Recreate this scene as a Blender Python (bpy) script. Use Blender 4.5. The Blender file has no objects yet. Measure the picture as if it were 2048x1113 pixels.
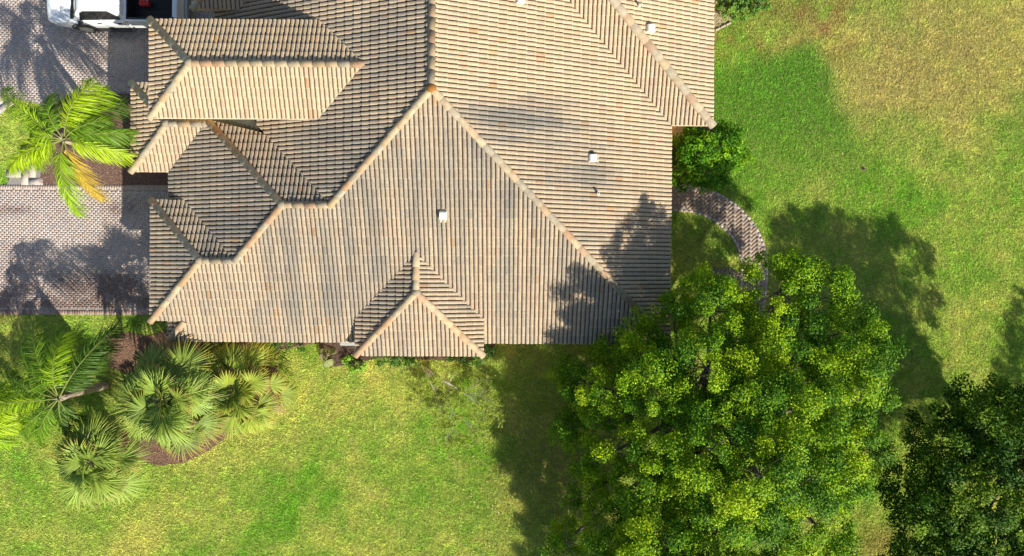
import bpy, bmesh, math, random
import numpy as np
from mathutils import Vector, Matrix
sc = bpy.context.scene
C = sc.collection
# ------------------------------------------------------------------ camera, sky, sun, exposure
F = 1365.0            # focal length in pixels of a 2048 px wide picture (24 mm)
CX, CY = 1024.0, 545.0  # where the plumb line meets the picture
TH = 0.0065
ZE = 2.6              # height of the main eave
H = ZE + 25.05        # camera height
cam = bpy.data.objects.new('camera', bpy.data.cameras.new('camera')); C.objects.link(cam)
cam.location = (0, 0, H); cam.rotation_euler = (0, 0, TH)
cam.data.lens = F/2048*36; cam.data.sensor_width = 36
cam.data.shift_y = (CY-556.5)/2048
cam.data.clip_end = 500; cam.data.clip_start = 0.5
sc.camera = cam
SUN_EL = math.radians(32.5)
SDX, SDY = 0.585, -0.811     # horizontal direction towards the sun
w = bpy.data.worlds.new("World"); sc.world = w; w.use_nodes = True
nt = w.node_tree; bg = nt.nodes['Background']
sky = nt.nodes.new('ShaderNodeTexSky'); sky.sky_type = 'NISHITA'; sky.sun_disc = False
sky.sun_elevation = SUN_EL; sky.sun_rotation = math.atan2(SDX, SDY)
nt.links.new(sky.outputs[0], bg.inputs[0]); bg.inputs[1].default_value = 0.085
sl = bpy.data.lights.new('sun', 'SUN'); so = bpy.data.objects.new('sun', sl); C.objects.link(so)
sl.energy = 5.0; sl.angle = math.radians(0.55); sl.color = (1.0, 0.93, 0.80)
so.rotation_euler = Vector((-SDX*math.cos(SUN_EL), -SDY*math.cos(SUN_EL), -math.sin(SUN_EL))).to_track_quat('-Z', 'Y').to_euler()
so.location = (10, -14, 20)
sc.view_settings.view_transform = 'Standard'; sc.view_settings.look = 'None'
sc.view_settings.exposure = 0.72; sc.view_settings.gamma = 1.0
sc.cycles.max_bounces = 6; sc.cycles.diffuse_bounces = 3; sc.cycles.transparent_max_bounces = 4
# ------------------------------------------------------------------ helpers
cT, sT = math.cos(TH), math.sin(TH)
def ray(px, py):
    u, v = (px-CX)/F, -(py-CY)/F
    return (u*cT - v*sT, u*sT + v*cT)          # metres sideways per metre of drop
def at(px, py, z=0.0):
    r = ray(px, py); d = H-z
    return (r[0]*d, r[1]*d)
def to_px(X, Y, z=0.0):
    u = (X*cT + Y*sT)/(H-z)*F; v = (-X*sT + Y*cT)/(H-z)*F
    return CX+u, CY-v
S = 0.415
def pl(z0, sx=0.0, x0=0.0, sy=0.0, y0=0.0): return (z0 - sx*x0 - sy*y0, sx, sy)   # z = a + bx X + by Y
def zof(p, X, Y): return p[0]+p[1]*X+p[2]*Y
def hit(px, py, p):
    r = ray(px, py)
    d = (H-p[0])/(1+p[1]*r[0]+p[2]*r[1])
    return (r[0]*d, r[1]*d, H-d)
def P3(p, q, r):
    A = np.array([[a[1], a[2], -1.0] for a in (p, q, r)]); b = np.array([-a[0] for a in (p, q, r)])
    return tuple(np.linalg.solve(A, b))
def PX(p, q, X):     # the line where p and q meet, at X
    return P3(p, q, None) if False else solve_line(p, q, X=X)
def solve_line(p, q, X=None, Y=None):
    # p[0]+p1X+p2Y = q[0]+q1X+q2Y
    if X is not None:
        Y = -(p[0]-q[0]+(p[1]-q[1])*X)/(p[2]-q[2])
    else:
        X = -(p[0]-q[0]+(p[2]-q[2])*Y)/(p[1]-q[1])
    return (X, Y, zof(p, X, Y))

def srgb(r, g, b):
    f = lambda c: (c/255/12.92) if c/255 <= .04045 else ((c/255+.055)/1.055)**2.4
    return (f(r), f(g), f(b))
def new_mat(name):
    m = bpy.data.materials.new(name); m.use_nodes = True
    return m, m.node_tree, m.node_tree.nodes['Principled BSDF']
def plain(name, col, rough=.6, metal=0.0, spec=.4, noise=0.0, nscale=8.0, coat=0.0, bump=0.0):
    m, t, b = new_mat(name)
    b.inputs['Roughness'].default_value = rough; b.inputs['Metallic'].default_value = metal
    b.inputs['Specular IOR Level'].default_value = spec; b.inputs['Coat Weight'].default_value = coat
    b.inputs['Base Color'].default_value = (*col, 1)
    if noise or bump:
        n = t.nodes.new('ShaderNodeTexNoise'); n.inputs['Scale'].default_value = nscale; n.inputs['Detail'].default_value = 6
        g = t.nodes.new('ShaderNodeNewGeometry'); t.links.new(g.outputs['Position'], n.inputs['Vector'])
        mr = t.nodes.new('ShaderNodeMapRange'); mr.inputs[3].default_value = 1-noise; mr.inputs[4].default_value = 1+noise
        mr.inputs[1].default_value = .25; mr.inputs[2].default_value = .75
        t.links.new(n.outputs[0], mr.inputs[0])
        mx = t.nodes.new('ShaderNodeVectorMath'); mx.operation = 'SCALE'; mx.inputs[0].default_value = col
        t.links.new(mr.outputs[0], mx.inputs['Scale']); t.links.new(mx.outputs[0], b.inputs['Base Color'])
        if bump:
            bp = t.nodes.new('ShaderNodeBump'); bp.inputs['Strength'].default_value = bump; bp.inputs['Distance'].default_value = .02
            t.links.new(n.outputs[0], bp.inputs['Height']); t.links.new(bp.outputs[0], b.inputs['Normal'])
    return m
def attr_mat(name, rough=.85, n1=(9, .25), n2=(60, .2), bump=0.0, transl=0.0, spec=.3, bscale=60):
    """colour comes from the 'col' attribute (each tile, brick, leaf has its own) times fine procedural noise"""
    m, t, b = new_mat(name)
    a = t.nodes.new('ShaderNodeAttribute'); a.attribute_name = 'col'
    g = t.nodes.new('ShaderNodeNewGeometry'); last = a.outputs['Color']
    for sc_, am in (n1, n2):
        if not am: continue
        n = t.nodes.new('ShaderNodeTexNoise'); n.inputs['Scale'].default_value = sc_; n.inputs['Detail'].default_value = 5
        t.links.new(g.outputs['Position'], n.inputs['Vector'])
        mr = t.nodes.new('ShaderNodeMapRange'); mr.inputs[1].default_value = .3; mr.inputs[2].default_value = .7
        mr.inputs[3].default_value = 1-am; mr.inputs[4].default_value = 1+am
        t.links.new(n.outputs[0], mr.inputs[0])
        mx = t.nodes.new('ShaderNodeVectorMath'); mx.operation = 'SCALE'
        t.links.new(last, mx.inputs[0]); t.links.new(mr.outputs[0], mx.inputs['Scale']); last = mx.outputs[0]
    t.links.new(last, b.inputs['Base Color'])
    b.inputs['Roughness'].default_value = rough; b.inputs['Specular IOR Level'].default_value = spec
    if bump:
        n = t.nodes.new('ShaderNodeTexNoise'); n.inputs['Scale'].default_value = bscale; n.inputs['Detail'].default_value = 4
        t.links.new(g.outputs['Position'], n.inputs['Vector'])
        bp = t.nodes.new('ShaderNodeBump'); bp.inputs['Strength'].default_value = bump; bp.inputs['Distance'].default_value = .03
        t.links.new(n.outputs[0], bp.inputs['Height']); t.links.new(bp.outputs[0], b.inputs['Normal'])
    if transl:
        tr = t.nodes.new('ShaderNodeBsdfTranslucent'); t.links.new(last, tr.inputs[0])
        ms = t.nodes.new('ShaderNodeMixShader'); ms.inputs[0].default_value = transl
        out = t.nodes['Material Output']
        t.links.new(b.outputs[0], ms.inputs[1]); t.links.new(tr.outputs[0], ms.inputs[2]); t.links.new(ms.outputs[0], out.inputs[0])
    return m
M = {}
M['tile'] = attr_mat('roof_tile', .8, (14, .16), (70, .16), .25)
M['cap'] = attr_mat('ridge_tile', .85, (7, .16), (50, .16), .3)
M['leaf'] = attr_mat('leaf', .55, (3, .12), (0, 0), 0, .14, .14)
M['frond'] = attr_mat('palm_leaf', .45, (5, .12), (0, 0), 0, .3, .3)
M['grass'] = attr_mat('grass', .7, (2, .15), (0, 0), 0, .3, .3)
M['ground'] = attr_mat('lawn_soil', .95, (7, .22), (40, .5), .8, bscale=35)
M['paver'] = attr_mat('paver', .85, (18, .15), (90, .12), .2)
M['mulch'] = attr_mat('mulch', .95, (25, .35), (120, .45), .8, bscale=70)
M['stucco'] = plain('stucco', srgb(222, 190, 140), .9, noise=.08, nscale=6, bump=.3)
M['fascia'] = plain('fascia', srgb(205, 185, 150), .7, noise=.08, nscale=5)
M['bark'] = plain('bark', (.13, .10, .075), .95, noise=.4, nscale=14, bump=.8)
M['palmbark'] = plain('palm_bark', (.30, .24, .18), .95, noise=.35, nscale=22, bump=.8)
M['twig'] = plain('twig', (.52, .49, .42), .9, noise=.3, nscale=20)
M['white'] = plain('vent_white', (.66, .64, .58), .5, noise=.06, nscale=12)
M['metal'] = plain('cricket_metal', (.095, .11, .10), .45, .3, .5, noise=.3, nscale=3)
M['carpaint'] = plain('white_paint', (.80, .82, .84), .25, 0, .5, coat=1.0)
M['glass'] = plain('dark_glass', (.012, .013, .014), .06, 0, .8)
M['wglass'] = plain('windscreen_glass', (.10, .11, .10), .05, 0, .8)
M['rubber'] = plain('rubber', (.018, .018, .018), .8)
M['black'] = plain('black_plastic', (.015, .015, .017), .5, noise=.2, nscale=30)
M['chrome'] = plain('alloy', (.6, .6, .6), .3, .9)
M['redlens'] = plain('red_lens', (.35, .01, .01), .2)
M['clearlens'] = plain('clear_lens', (.6, .62, .65), .1)
M['red'] = plain('red_plastic', (.45, .03, .03), .5)
M['acgrey'] = plain('ac_grey', (.36, .38, .37), .5, .1, noise=.08, nscale=9)
M['dark'] = plain('dark_grille', (.02, .02, .02), .7)
M['sand'] = plain('joint_sand', (.26, .24, .225), .95, noise=.2, nscale=30)
M['stone'] = plain('gravel_stone', (.5, .42, .32), .9, noise=.35, nscale=16)
M['wood'] = plain('weathered_wood', (.33, .28, .22), .9, noise=.3, nscale=20)

def mesh(name, V, Fc, mat, parent=None, col=None, smooth=False):
    me = bpy.data.meshes.new(name)
    if isinstance(Fc, np.ndarray):
        V = np.asarray(V, dtype=np.float32); n = Fc.shape[1]
        me.vertices.add(len(V)); me.vertices.foreach_set('co', V.ravel())
        me.loops.add(Fc.size); me.loops.foreach_set('vertex_index', Fc.astype(np.int32).ravel())
        me.polygons.add(len(Fc)); me.polygons.foreach_set('loop_start', np.arange(0, Fc.size, n, dtype=np.int32))
        me.update(calc_edges=True); me.validate()
    else:
        me.from_pydata([tuple(map(float, v)) for v in V], [], Fc); me.update()
    if col is not None:
        a = me.color_attributes.new('col', 'FLOAT_COLOR', 'POINT')
        cc = np.ones((len(V), 4), dtype=np.float32); cc[:, :3] = col
        a.data.foreach_set('color', cc.ravel())
    me.materials.append(mat)
    if smooth:
        me.polygons.foreach_set('use_smooth', np.ones(len(me.polygons), dtype=bool))
    o = bpy.data.objects.new(name, me); C.objects.link(o)
    if parent is not None: o.parent = parent
    return o
def tag(o, label=None, cat=None, group=None, kind=None):
    if label: o['label'] = label
    if cat: o['category'] = cat
    if group: o['group'] = group
    if kind: o['kind'] = kind
    return o
def thing(name, label, cat, group=None, loc=None):
    o = bpy.data.objects.new(name, None); C.objects.link(o); o.empty_display_size = .3
    if loc is not None: o.location = loc
    return tag(o, label, cat, group)
def keep(child, root):
    """child geometry was written in world space; keep it there under a moved Empty"""
    child.parent = root; child.matrix_parent_inverse = Matrix.Translation(root.location).inverted(); return child
class MB:
    def __init__(s): s.v = []; s.f = []; s.c = []
    def add(s, vs, fs, c=None):
        o = len(s.v); s.v += [tuple(v) for v in vs]; s.f += [tuple(i+o for i in f) for f in fs]
        s.c += [c or (1, 1, 1)]*len(vs)
    def box(s, x0, x1, y0, y1, z0, z1, c=None):
        s.add([(x0,y0,z0),(x1,y0,z0),(x1,y1,z0),(x0,y1,z0),(x0,y0,z1),(x1,y0,z1),(x1,y1,z1),(x0,y1,z1)],
              [(0,3,2,1),(4,5,6,7),(0,1,5,4),(1,2,6,5),(2,3,7,6),(3,0,4,7)], c)
    def tube(s, pts, rads, n=8, c=None, cap=True):
        rings = []; base = len(s.v); vs = []; fs = []
        for i, p in enumerate(pts):
            p = Vector(p)
            d = (Vector(pts[min(i+1, len(pts)-1)]) - Vector(pts[max(i-1, 0)]))
            if d.length < 1e-6: d = Vector((0, 0, 1))
            d.normalize()
            u = d.cross(Vector((0, 0, 1)) if abs(d.z) < .9 else Vector((1, 0, 0))).normalized(); v = d.cross(u)
            for k in range(n):
                a = 2*math.pi*k/n
                vs.append(p + (u*math.cos(a)+v*math.sin(a))*rads[i])
        for i in range(len(pts)-1):
            for k in range(n):
                fs.append((i*n+k, i*n+(k+1) % n, (i+1)*n+(k+1) % n, (i+1)*n+k))
        if cap:
            fs.append(tuple(range(n))[::-1]); fs.append(tuple((len(pts)-1)*n+k for k in range(n)))
        s.add(vs, fs, c)
    def build(s, name, mat, parent=None, smooth=False, col=False, bevel=0.0):
        o = mesh(name, s.v, s.f, mat, parent, np.array(s.c) if col else None, smooth)
        if bevel:
            m = o.modifiers.new('b', 'BEVEL'); m.width = bevel; m.segments = 2; m.limit_method = 'ANGLE'
        return o
def hsh(i, j, k=0):
    n = (np.asarray(i, dtype=np.int64)*73856093) ^ (np.asarray(j, dtype=np.int64)*19349663) ^ (int(k)*83492791)
    n = (n ^ (n >> 13)) * 1274126177
    n = (n ^ (n >> 16)) & 0xFFFFFF
    return n/float(0xFFFFFF)
rng = np.random.default_rng(7)
def vnoise(x, y, sc_, seed=0):
    x = np.asarray(x)/sc_; y = np.asarray(y)/sc_
    xi = np.floor(x).astype(np.int64); yi = np.floor(y).astype(np.int64); fx = x-xi; fy = y-yi
    fx = fx*fx*(3-2*fx); fy = fy*fy*(3-2*fy)
    a, b, c_, d = hsh(xi, yi, seed), hsh(xi+1, yi, seed), hsh(xi, yi+1, seed), hsh(xi+1, yi+1, seed)
    return (a*(1-fx)+b*fx)*(1-fy)+(c_*(1-fx)+d*fx)*fy
def fbm(x, y, sc_, seed=0, o=4):
    t = 0; a = 1; n = 0
    for k in range(o):
        t = t + a*vnoise(x, y, sc_/(2**k), seed+k*11); n += a; a *= .5
    return t/n
def gauss(px, py, cx, cy, rx, ry): return np.exp(-(((px-cx)/rx)**2+((py-cy)/ry)**2))

# ------------------------------------------------------------------ roof planes
Ys = at(1000, 685.5, ZE)[1]; Xe = at(1340, 420, ZE)[0]
pS = pl(ZE, 0, 0, S, Ys); pE = pl(ZE, -S, Xe)
def apexX():
    lo, hi = -8.0, 4.0
    for _ in range(60):
        m = (lo+hi)/2; p = solve_line(pS, pE, X=m)
        if to_px(*p)[0] > 863: hi = m
        else: lo = m
    return m
Xr = apexX(); APX = solve_line(pS, pE, X=Xr)
pW = pl(APX[2], S, Xr)
print('apex px', to_px(*APX), 'z', APX[2])
YT = at(900, -90, ZE)[1]
Y2 = at(1380, 251, ZE)[1]; X2 = at(1425, 130, ZE)[0]
pS2 = pl(ZE, 0, 0, S, Y2); pE2 = pl(ZE, -S, X2)
X1 = at(340, 400, ZE)[0]; pW1 = pl(ZE, S, X1)
R1 = hit(655, 411, pS); yr1 = R1[1]; pN1 = pl(R1[2], 0, 0, -S, yr1)
R1 = P3(pS, pN1, pW) ; R2 = P3(pS, pN1, pW1)
A2 = hit(303, 642, pS); Z2 = A2[2]; X2w = A2[0]; pW2 = pl(Z2, S, X2w)
R4 = hit(405, 522, pS); pN2 = pl(R4[2], 0, 0, -S, R4[1]); R4 = P3(pS, pW2, pN2); R3 = P3(pS, pN2, pW1)
YN2 = R4[1] + (R4[2]-Z2)/S
V2 = solve_line(pN2, pW1, Y=YN2); C2 = (X2w, YN2, Z2)
V2 = (X1+(Z2-ZE)/S, YN2, Z2)
Cc = (X1, Ys, ZE); Bc = (X1+(Z2-ZE)/S, A2[1], Z2)
X0 = at(265, 250, ZE)[0]; Y0 = at(300, 343.5, ZE)[1]; Y0n = at(272, 168, ZE)[1]
pW0 = pl(ZE, S, X0); pS0 = pl(ZE, 0, 0, S, Y0); pN0 = pl(ZE, 0, 0, -S, Y0n)
H0 = P3(pW0, pS0, pN0); H1 = P3(pS0, pN0, pW1); H1b = solve_line(pW1, pN1, Y=H1[1])
V1 = P3(pS0, pW1, pl(ZE)) if False else (X1, Y0, ZE)
uE = hit(641, 238, pW); ZU = uE[2]
Xu = at(302, 140, ZU)[0]; Yus = uE[1]; Yun = at(450, 42.5, ZU)[1]
pUW = pl(ZU, S, Xu); pUS = pl(ZU, 0, 0, S, Yus); pUN = pl(ZU, 0, 0, -S, Yun)
HU = P3(pUW, pUS, pUN); UR = P3(pUS, pUN, pW); UE = (uE[0], Yus, ZU); UNE = (uE[0], Yun, ZU)
tE = hit(483, 19, pW); ZT = tE[2]; Xt = at(387, 10, ZT)[0]; Yts = tE[1]
pTW = pl(ZT, S, Xt); pTS = pl(ZT, 0, 0, S, Yts)
b0 = hit(713, 633, pS); ZB = b0[2]; Xbw = b0[0]; Xbe = at(966, 650, ZB)[0]; Ybs = at(840, 710.5, ZB)[1]; Yv = b0[1]
pBW = pl(ZB, S, Xbw); pBE = pl(ZB, -S, Xbe); pBS = pl(ZB, 0, 0, S, Ybs)
BT = P3(pBW, pBE, pS); BA = P3(pBW, pBE, pBS)
Xw = X1 + 0; Xw = APX[0]-(APX[2]-ZE)/S
for n_, p_ in dict(R1=R1, R2=R2, R3=R3, R4=R4, A2=A2, V2=V2, C2=C2, H0=H0, H1=H1, H1b=H1b, HU=HU, UR=UR, BT=BT, BA=BA, Cc=Cc, Bc=Bc, Xw=(Xw, YT, ZE), Xt=(Xt, Yts, ZT), UNE=UNE).items():
    print(n_, [round(q, 1) for q in to_px(*p_)], round(p_[2], 2))
XV = hit(515, 262, pW)[0]; VV = solve_line(pW, pN1, X=XV); print('VV', to_px(*VV))

# ------------------------------------------------------------------ the house
house = thing('house', 'large tiled hip roof house with tan barrel tiles and several roof wings', 'house', loc=(-3, 0, 0))
PITCH, EXPO = 0.1537, 0.316
TT = np.array([0, .13, .15, .18, .25, .36, .56, .76, .88, .95, .98, .995])
HH = np.where((TT > .14), .062*np.clip(1-np.abs((TT-.565)/.432)**3.0, 0, 1)**.6, 0.0)
HH[0] = 0; HH[1] = 0
PAL = np.array([srgb(224, 200, 166), srgb(228, 198, 160), srgb(226, 190, 154), srgb(216, 196, 168), srgb(228, 184, 148), srgb(212, 196, 172), srgb(230, 206, 170)])
PALW = np.cumsum([.24, .24, .18, .10, .08, .06, .10])
STAINS = [(1035, 235, 95, 35, .45), (1100, 285, 130, 40, .22), (1180, 350, 40, 60, .25), (980, 260, 45, 25, .25), (1120, 420, 200, 90, .12),
          (880, 360, 230, 140, .17), (800, 560, 500, 120, .16), (450, 350, 120, 90, .08), (380, 520, 110, 100, .08), (700, 330, 160, 90, .10), (640, 540, 120, 80, .08), (640,170,60,40,.05)]
def tile_color(X, Y, z, i, j, seed, dirt):
    h = hsh(i, j, seed); k = np.clip(np.searchsorted(PALW, h), 0, 6); c = PAL[k].copy()
    c = c*.42+np.array(srgb(222, 198, 164))*.58; c *= (0.93+.14*hsh(i, j, seed+5))[:, None]
    u = (X*cT + Y*sT)/(H-z)*F+CX; v = CY-(-X*sT + Y*cT)/(H-z)*F
    d = np.full(len(X), dirt, dtype=float)
    for (cx, cy, rx, ry, a) in STAINS: d += a*gauss(u, v, cx, cy, rx, ry)
    n = fbm(X, Y, 1.3, seed)
    st_ = vnoise(i*1.0, j*.14, 1.6, seed+50); d = np.clip(d*(.35+1.3*n)*(.55+.9*st_)+.07*(st_ > .72) + .08*(hsh(i, j, seed+9) > .86)*(d > .05)*3*d, 0, .8)
    g = c.mean(1)[:, None]*np.array([1.0, .97, .92])
    c = c*(1-d[:, None]) + g*.32*d[:, None]
    gr = np.clip(d*.6, 0, .35)[:, None]
    c = c*(1-gr)+g*np.array([.80, .80, .74])*gr*(1-.3*d[:, None])
    c = c*np.array([.68, .675, .66])
    o = (hsh(i, j, seed+3) > .985)[:, None]
    c = np.where(o, c*np.array([1.0, .84, .70]), c)
    # whitish splash by the apex
    wl = gauss(u, v, 820, 181, 60, 6)*(hsh(i, j, seed+4) > .6)
    return c*(1-.0*wl[:, None])
def inpoly_margin(poly, X, Y, m):
    ok = np.ones(X.shape, bool); n = len(poly)
    for k in range(n):
        (x0, y0), (x1, y1) = poly[k], poly[(k+1) % n]
        ex, ey = x1-x0, y1-y0; L = math.hypot(ex, ey)
        if L < 1e-6: continue
        ok &= ((X-x0)*(-ey)+(Y-y0)*ex)/L > -m
    return ok
def ccw(poly):
    a = sum(poly[k][0]*poly[(k+1) % len(poly)][1]-poly[(k+1) % len(poly)][0]*poly[k][1] for k in range(len(poly)))
    return poly if a > 0 else poly[::-1]
deck = MB()
def slope(plane, polys, eave, seed, dirt, lab=None):
    """plane: coefficients, polys: convex plan polygons, eave: a point on the eave line (courses start there)"""
    up = np.array([plane[1], plane[2]]); s = np.linalg.norm(up); U = up/s; A = np.array([-U[1], U[0]])*-1
    nrm = np.array([-plane[1], -plane[2], 1.0]); nrm /= np.linalg.norm(nrm)
    E0 = np.array(eave[:2]); bm_all = bmesh.new(); lay = bm_all.verts.layers.float_color.new('col')
    for poly in polys:
        poly = ccw([(p[0], p[1]) for p in poly]); P = np.array(poly)-E0
        a = P@A; b = P@U
        i0, i1 = int(math.floor(a.min()/PITCH))-1, int(math.ceil(a.max()/PITCH))+1
        j0, j1 = max(0, int(math.floor(b.min()/EXPO))-1), int(math.ceil(b.max()/EXPO))+1
        I, J = np.meshgrid(np.arange(i0, i1), np.arange(j0, j1), indexing='ij'); I = I.ravel(); J = J.ravel()
        cx = E0[0]+(I+.5)*PITCH*A[0]+(J+.5)*EXPO*U[0]; cy = E0[1]+(I+.5)*PITCH*A[1]+(J+.5)*EXPO*U[1]
        ok = inpoly_margin(poly, cx, cy, .24); I, J, cx, cy = I[ok], J[ok], cx[ok], cy[ok]
        if not len(I): continue
        col = tile_color(cx, cy, zof(plane, cx, cy), I, J, seed, dirt)
        n = len(I); K = len(TT)
        jl = (hsh(I, J, seed+21)-.5)*.010; ja = (hsh(I, J, seed+22)-.5)*.008; jb = (hsh(I//2, J, seed+23)-.5)*.018
        T = np.concatenate([TT, [1.0]]); HHx = np.concatenate([HH, [0.0]]); K = len(T)
        V = np.zeros((n, 4, K, 3))
        for r, (bb, lift) in enumerate(((0.0, -.012), (0.0, .040), (.08, .038), (1.0, .002))):
            aa = (I[:, None]+T[None])*PITCH + ja[:, None]*(HHx[None] > 0)
            b_ = (J[:, None]+bb)*EXPO + (jb[:, None] if bb < .5 else jb[:, None]*0+.02)
            h = HHx[None]+lift+(jl[:, None] if lift > 0 else 0)
            if r == 0: h = HHx[None]*.4-.012 + 0*jl[:, None]; b_ = b_+.004
            xy = E0[None, None]+aa[..., None]*A+(b_+0*aa)[..., None]*U
            z = plane[0]+plane[1]*xy[..., 0]+plane[2]*xy[..., 1]
            V[:, r, :, 0] = xy[..., 0]+nrm[0]*h; V[:, r, :, 1] = xy[..., 1]+nrm[1]*h; V[:, r, :, 2] = z+nrm[2]*h
        base = (np.arange(n)*4*K)[:, None, None]
        r_ = np.arange(3)[None, :, None]; k_ = np.arange(K-1)[None, None]
        q = np.stack([base+r_*K+k_, base+r_*K+k_+1, base+(r_+1)*K+k_+1, base+(r_+1)*K+k_], -1).reshape(-1, 4)
        me = bpy.data.meshes.new('t'); VV_ = V.reshape(-1, 3)
        me.vertices.add(len(VV_)); me.vertices.foreach_set('co', VV_.astype(np.float32).ravel())
        me.loops.add(q.size); me.loops.foreach_set('vertex_index', q.astype(np.int32).ravel())
        me.polygons.add(len(q)); me.polygons.foreach_set('loop_start', np.arange(0, q.size, 4, dtype=np.int32)); me.update(calc_edges=True)
        at_ = me.color_attributes.new('col', 'FLOAT_COLOR', 'POINT'); cc = np.ones((len(VV_), 4), np.float32); cc[:, :3] = (np.repeat(col, 4*K, 0).reshape(n, 4*K, 3)*(np.tile(np.where(T < .17, .36, np.where(T > .97, .36, 1.0)), 4)*np.repeat([1.28, 1.28, 1.0, 1.0], K))[None, :, None]).reshape(-1, 3)  # painted-in shade darkens the grooves, painted-in light brightens the lower tile edges
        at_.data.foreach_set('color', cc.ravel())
        bm = bmesh.new(); bm.from_mesh(me)
        for k in range(len(poly)):
            (x0, y0), (x1, y1) = poly[k], poly[(k+1) % len(poly)]
            e = np.array([x1-x0, y1-y0]); L = np.linalg.norm(e)
            if L < 1e-4: continue
            e /= L; nn = Vector((e[1], -e[0], 0)); off = 0.0
            if abs(e@U) < .02 and abs((np.array([x0, y0])-E0)@U) < .02: off = .06      # leave the eave edge whole
            bmesh.ops.bisect_plane(bm, geom=bm.verts[:]+bm.edges[:]+bm.faces[:], plane_co=Vector((x0, y0, 0))+nn*off, plane_no=nn, clear_outer=True, dist=1e-5)
        bm.to_mesh(me); bm.free(); bm_all.from_mesh(me); bpy.data.meshes.remove(me)
        top = [(x, y, zof(plane, x, y)-.014) for x, y in poly]; bot = [(x, y, z-.15) for x, y, z in top]; m = len(poly)
        deck.add(top+bot, [tuple(range(m)), tuple(range(m, 2*m))[::-1]]+[(k, k+m, (k+1) % m+m, (k+1) % m) for k in range(m)])
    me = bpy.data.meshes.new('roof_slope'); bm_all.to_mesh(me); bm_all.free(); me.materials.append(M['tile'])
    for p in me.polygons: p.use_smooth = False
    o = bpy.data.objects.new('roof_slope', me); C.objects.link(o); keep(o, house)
    if lab: o['label'] = lab
    return o
def xy(*ps): return [(p[0], p[1]) for p in ps]
SE = (Xe, Ys, ZE)
def onhip(p, q, X):
    t = (X-p[0])/(q[0]-p[0]); return (X, p[1]+(q[1]-p[1])*t)
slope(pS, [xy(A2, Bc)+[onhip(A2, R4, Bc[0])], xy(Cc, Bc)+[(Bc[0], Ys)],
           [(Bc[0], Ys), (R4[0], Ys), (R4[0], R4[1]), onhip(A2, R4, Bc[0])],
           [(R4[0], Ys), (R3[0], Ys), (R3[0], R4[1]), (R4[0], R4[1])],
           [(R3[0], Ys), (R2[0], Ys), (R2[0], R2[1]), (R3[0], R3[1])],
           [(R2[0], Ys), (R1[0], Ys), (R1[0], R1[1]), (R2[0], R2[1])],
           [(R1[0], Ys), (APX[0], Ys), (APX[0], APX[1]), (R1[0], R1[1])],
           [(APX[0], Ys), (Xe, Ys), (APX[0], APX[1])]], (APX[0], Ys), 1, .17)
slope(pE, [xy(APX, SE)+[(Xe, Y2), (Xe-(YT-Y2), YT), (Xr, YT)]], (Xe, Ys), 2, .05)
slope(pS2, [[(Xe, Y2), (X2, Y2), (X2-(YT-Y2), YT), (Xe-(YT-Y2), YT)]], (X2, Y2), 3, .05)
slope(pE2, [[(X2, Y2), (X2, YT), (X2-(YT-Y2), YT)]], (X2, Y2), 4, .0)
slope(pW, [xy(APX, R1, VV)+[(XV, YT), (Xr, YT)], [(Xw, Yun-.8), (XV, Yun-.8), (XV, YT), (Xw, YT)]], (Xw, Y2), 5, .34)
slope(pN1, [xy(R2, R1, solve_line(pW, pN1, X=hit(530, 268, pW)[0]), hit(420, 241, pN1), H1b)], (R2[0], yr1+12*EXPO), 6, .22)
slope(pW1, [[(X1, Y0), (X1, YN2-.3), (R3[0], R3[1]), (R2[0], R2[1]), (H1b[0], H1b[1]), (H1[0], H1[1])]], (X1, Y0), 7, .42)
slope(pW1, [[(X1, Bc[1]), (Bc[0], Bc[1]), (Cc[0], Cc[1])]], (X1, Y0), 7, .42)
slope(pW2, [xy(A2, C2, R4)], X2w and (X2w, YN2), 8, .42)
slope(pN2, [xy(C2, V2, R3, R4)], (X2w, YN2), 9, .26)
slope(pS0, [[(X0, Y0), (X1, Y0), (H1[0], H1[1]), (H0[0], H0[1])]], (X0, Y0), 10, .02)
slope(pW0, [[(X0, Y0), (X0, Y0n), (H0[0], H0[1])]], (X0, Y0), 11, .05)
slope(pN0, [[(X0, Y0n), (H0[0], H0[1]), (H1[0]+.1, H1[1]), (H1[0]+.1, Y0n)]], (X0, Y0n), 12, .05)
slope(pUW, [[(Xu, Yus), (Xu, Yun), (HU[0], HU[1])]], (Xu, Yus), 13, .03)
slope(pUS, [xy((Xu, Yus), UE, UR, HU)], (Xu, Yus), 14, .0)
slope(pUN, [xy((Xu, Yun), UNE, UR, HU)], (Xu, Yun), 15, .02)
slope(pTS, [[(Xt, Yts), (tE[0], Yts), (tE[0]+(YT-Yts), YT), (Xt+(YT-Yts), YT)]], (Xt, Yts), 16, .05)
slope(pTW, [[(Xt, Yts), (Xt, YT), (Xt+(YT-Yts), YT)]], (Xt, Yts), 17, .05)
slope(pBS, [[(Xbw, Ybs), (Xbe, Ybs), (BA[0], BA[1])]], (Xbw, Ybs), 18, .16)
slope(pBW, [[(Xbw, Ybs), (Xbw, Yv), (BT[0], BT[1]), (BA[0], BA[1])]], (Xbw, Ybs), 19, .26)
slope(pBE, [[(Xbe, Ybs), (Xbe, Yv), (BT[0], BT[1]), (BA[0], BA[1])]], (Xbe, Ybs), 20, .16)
keep(deck.build('fascia', M['fascia']), house)

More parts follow.
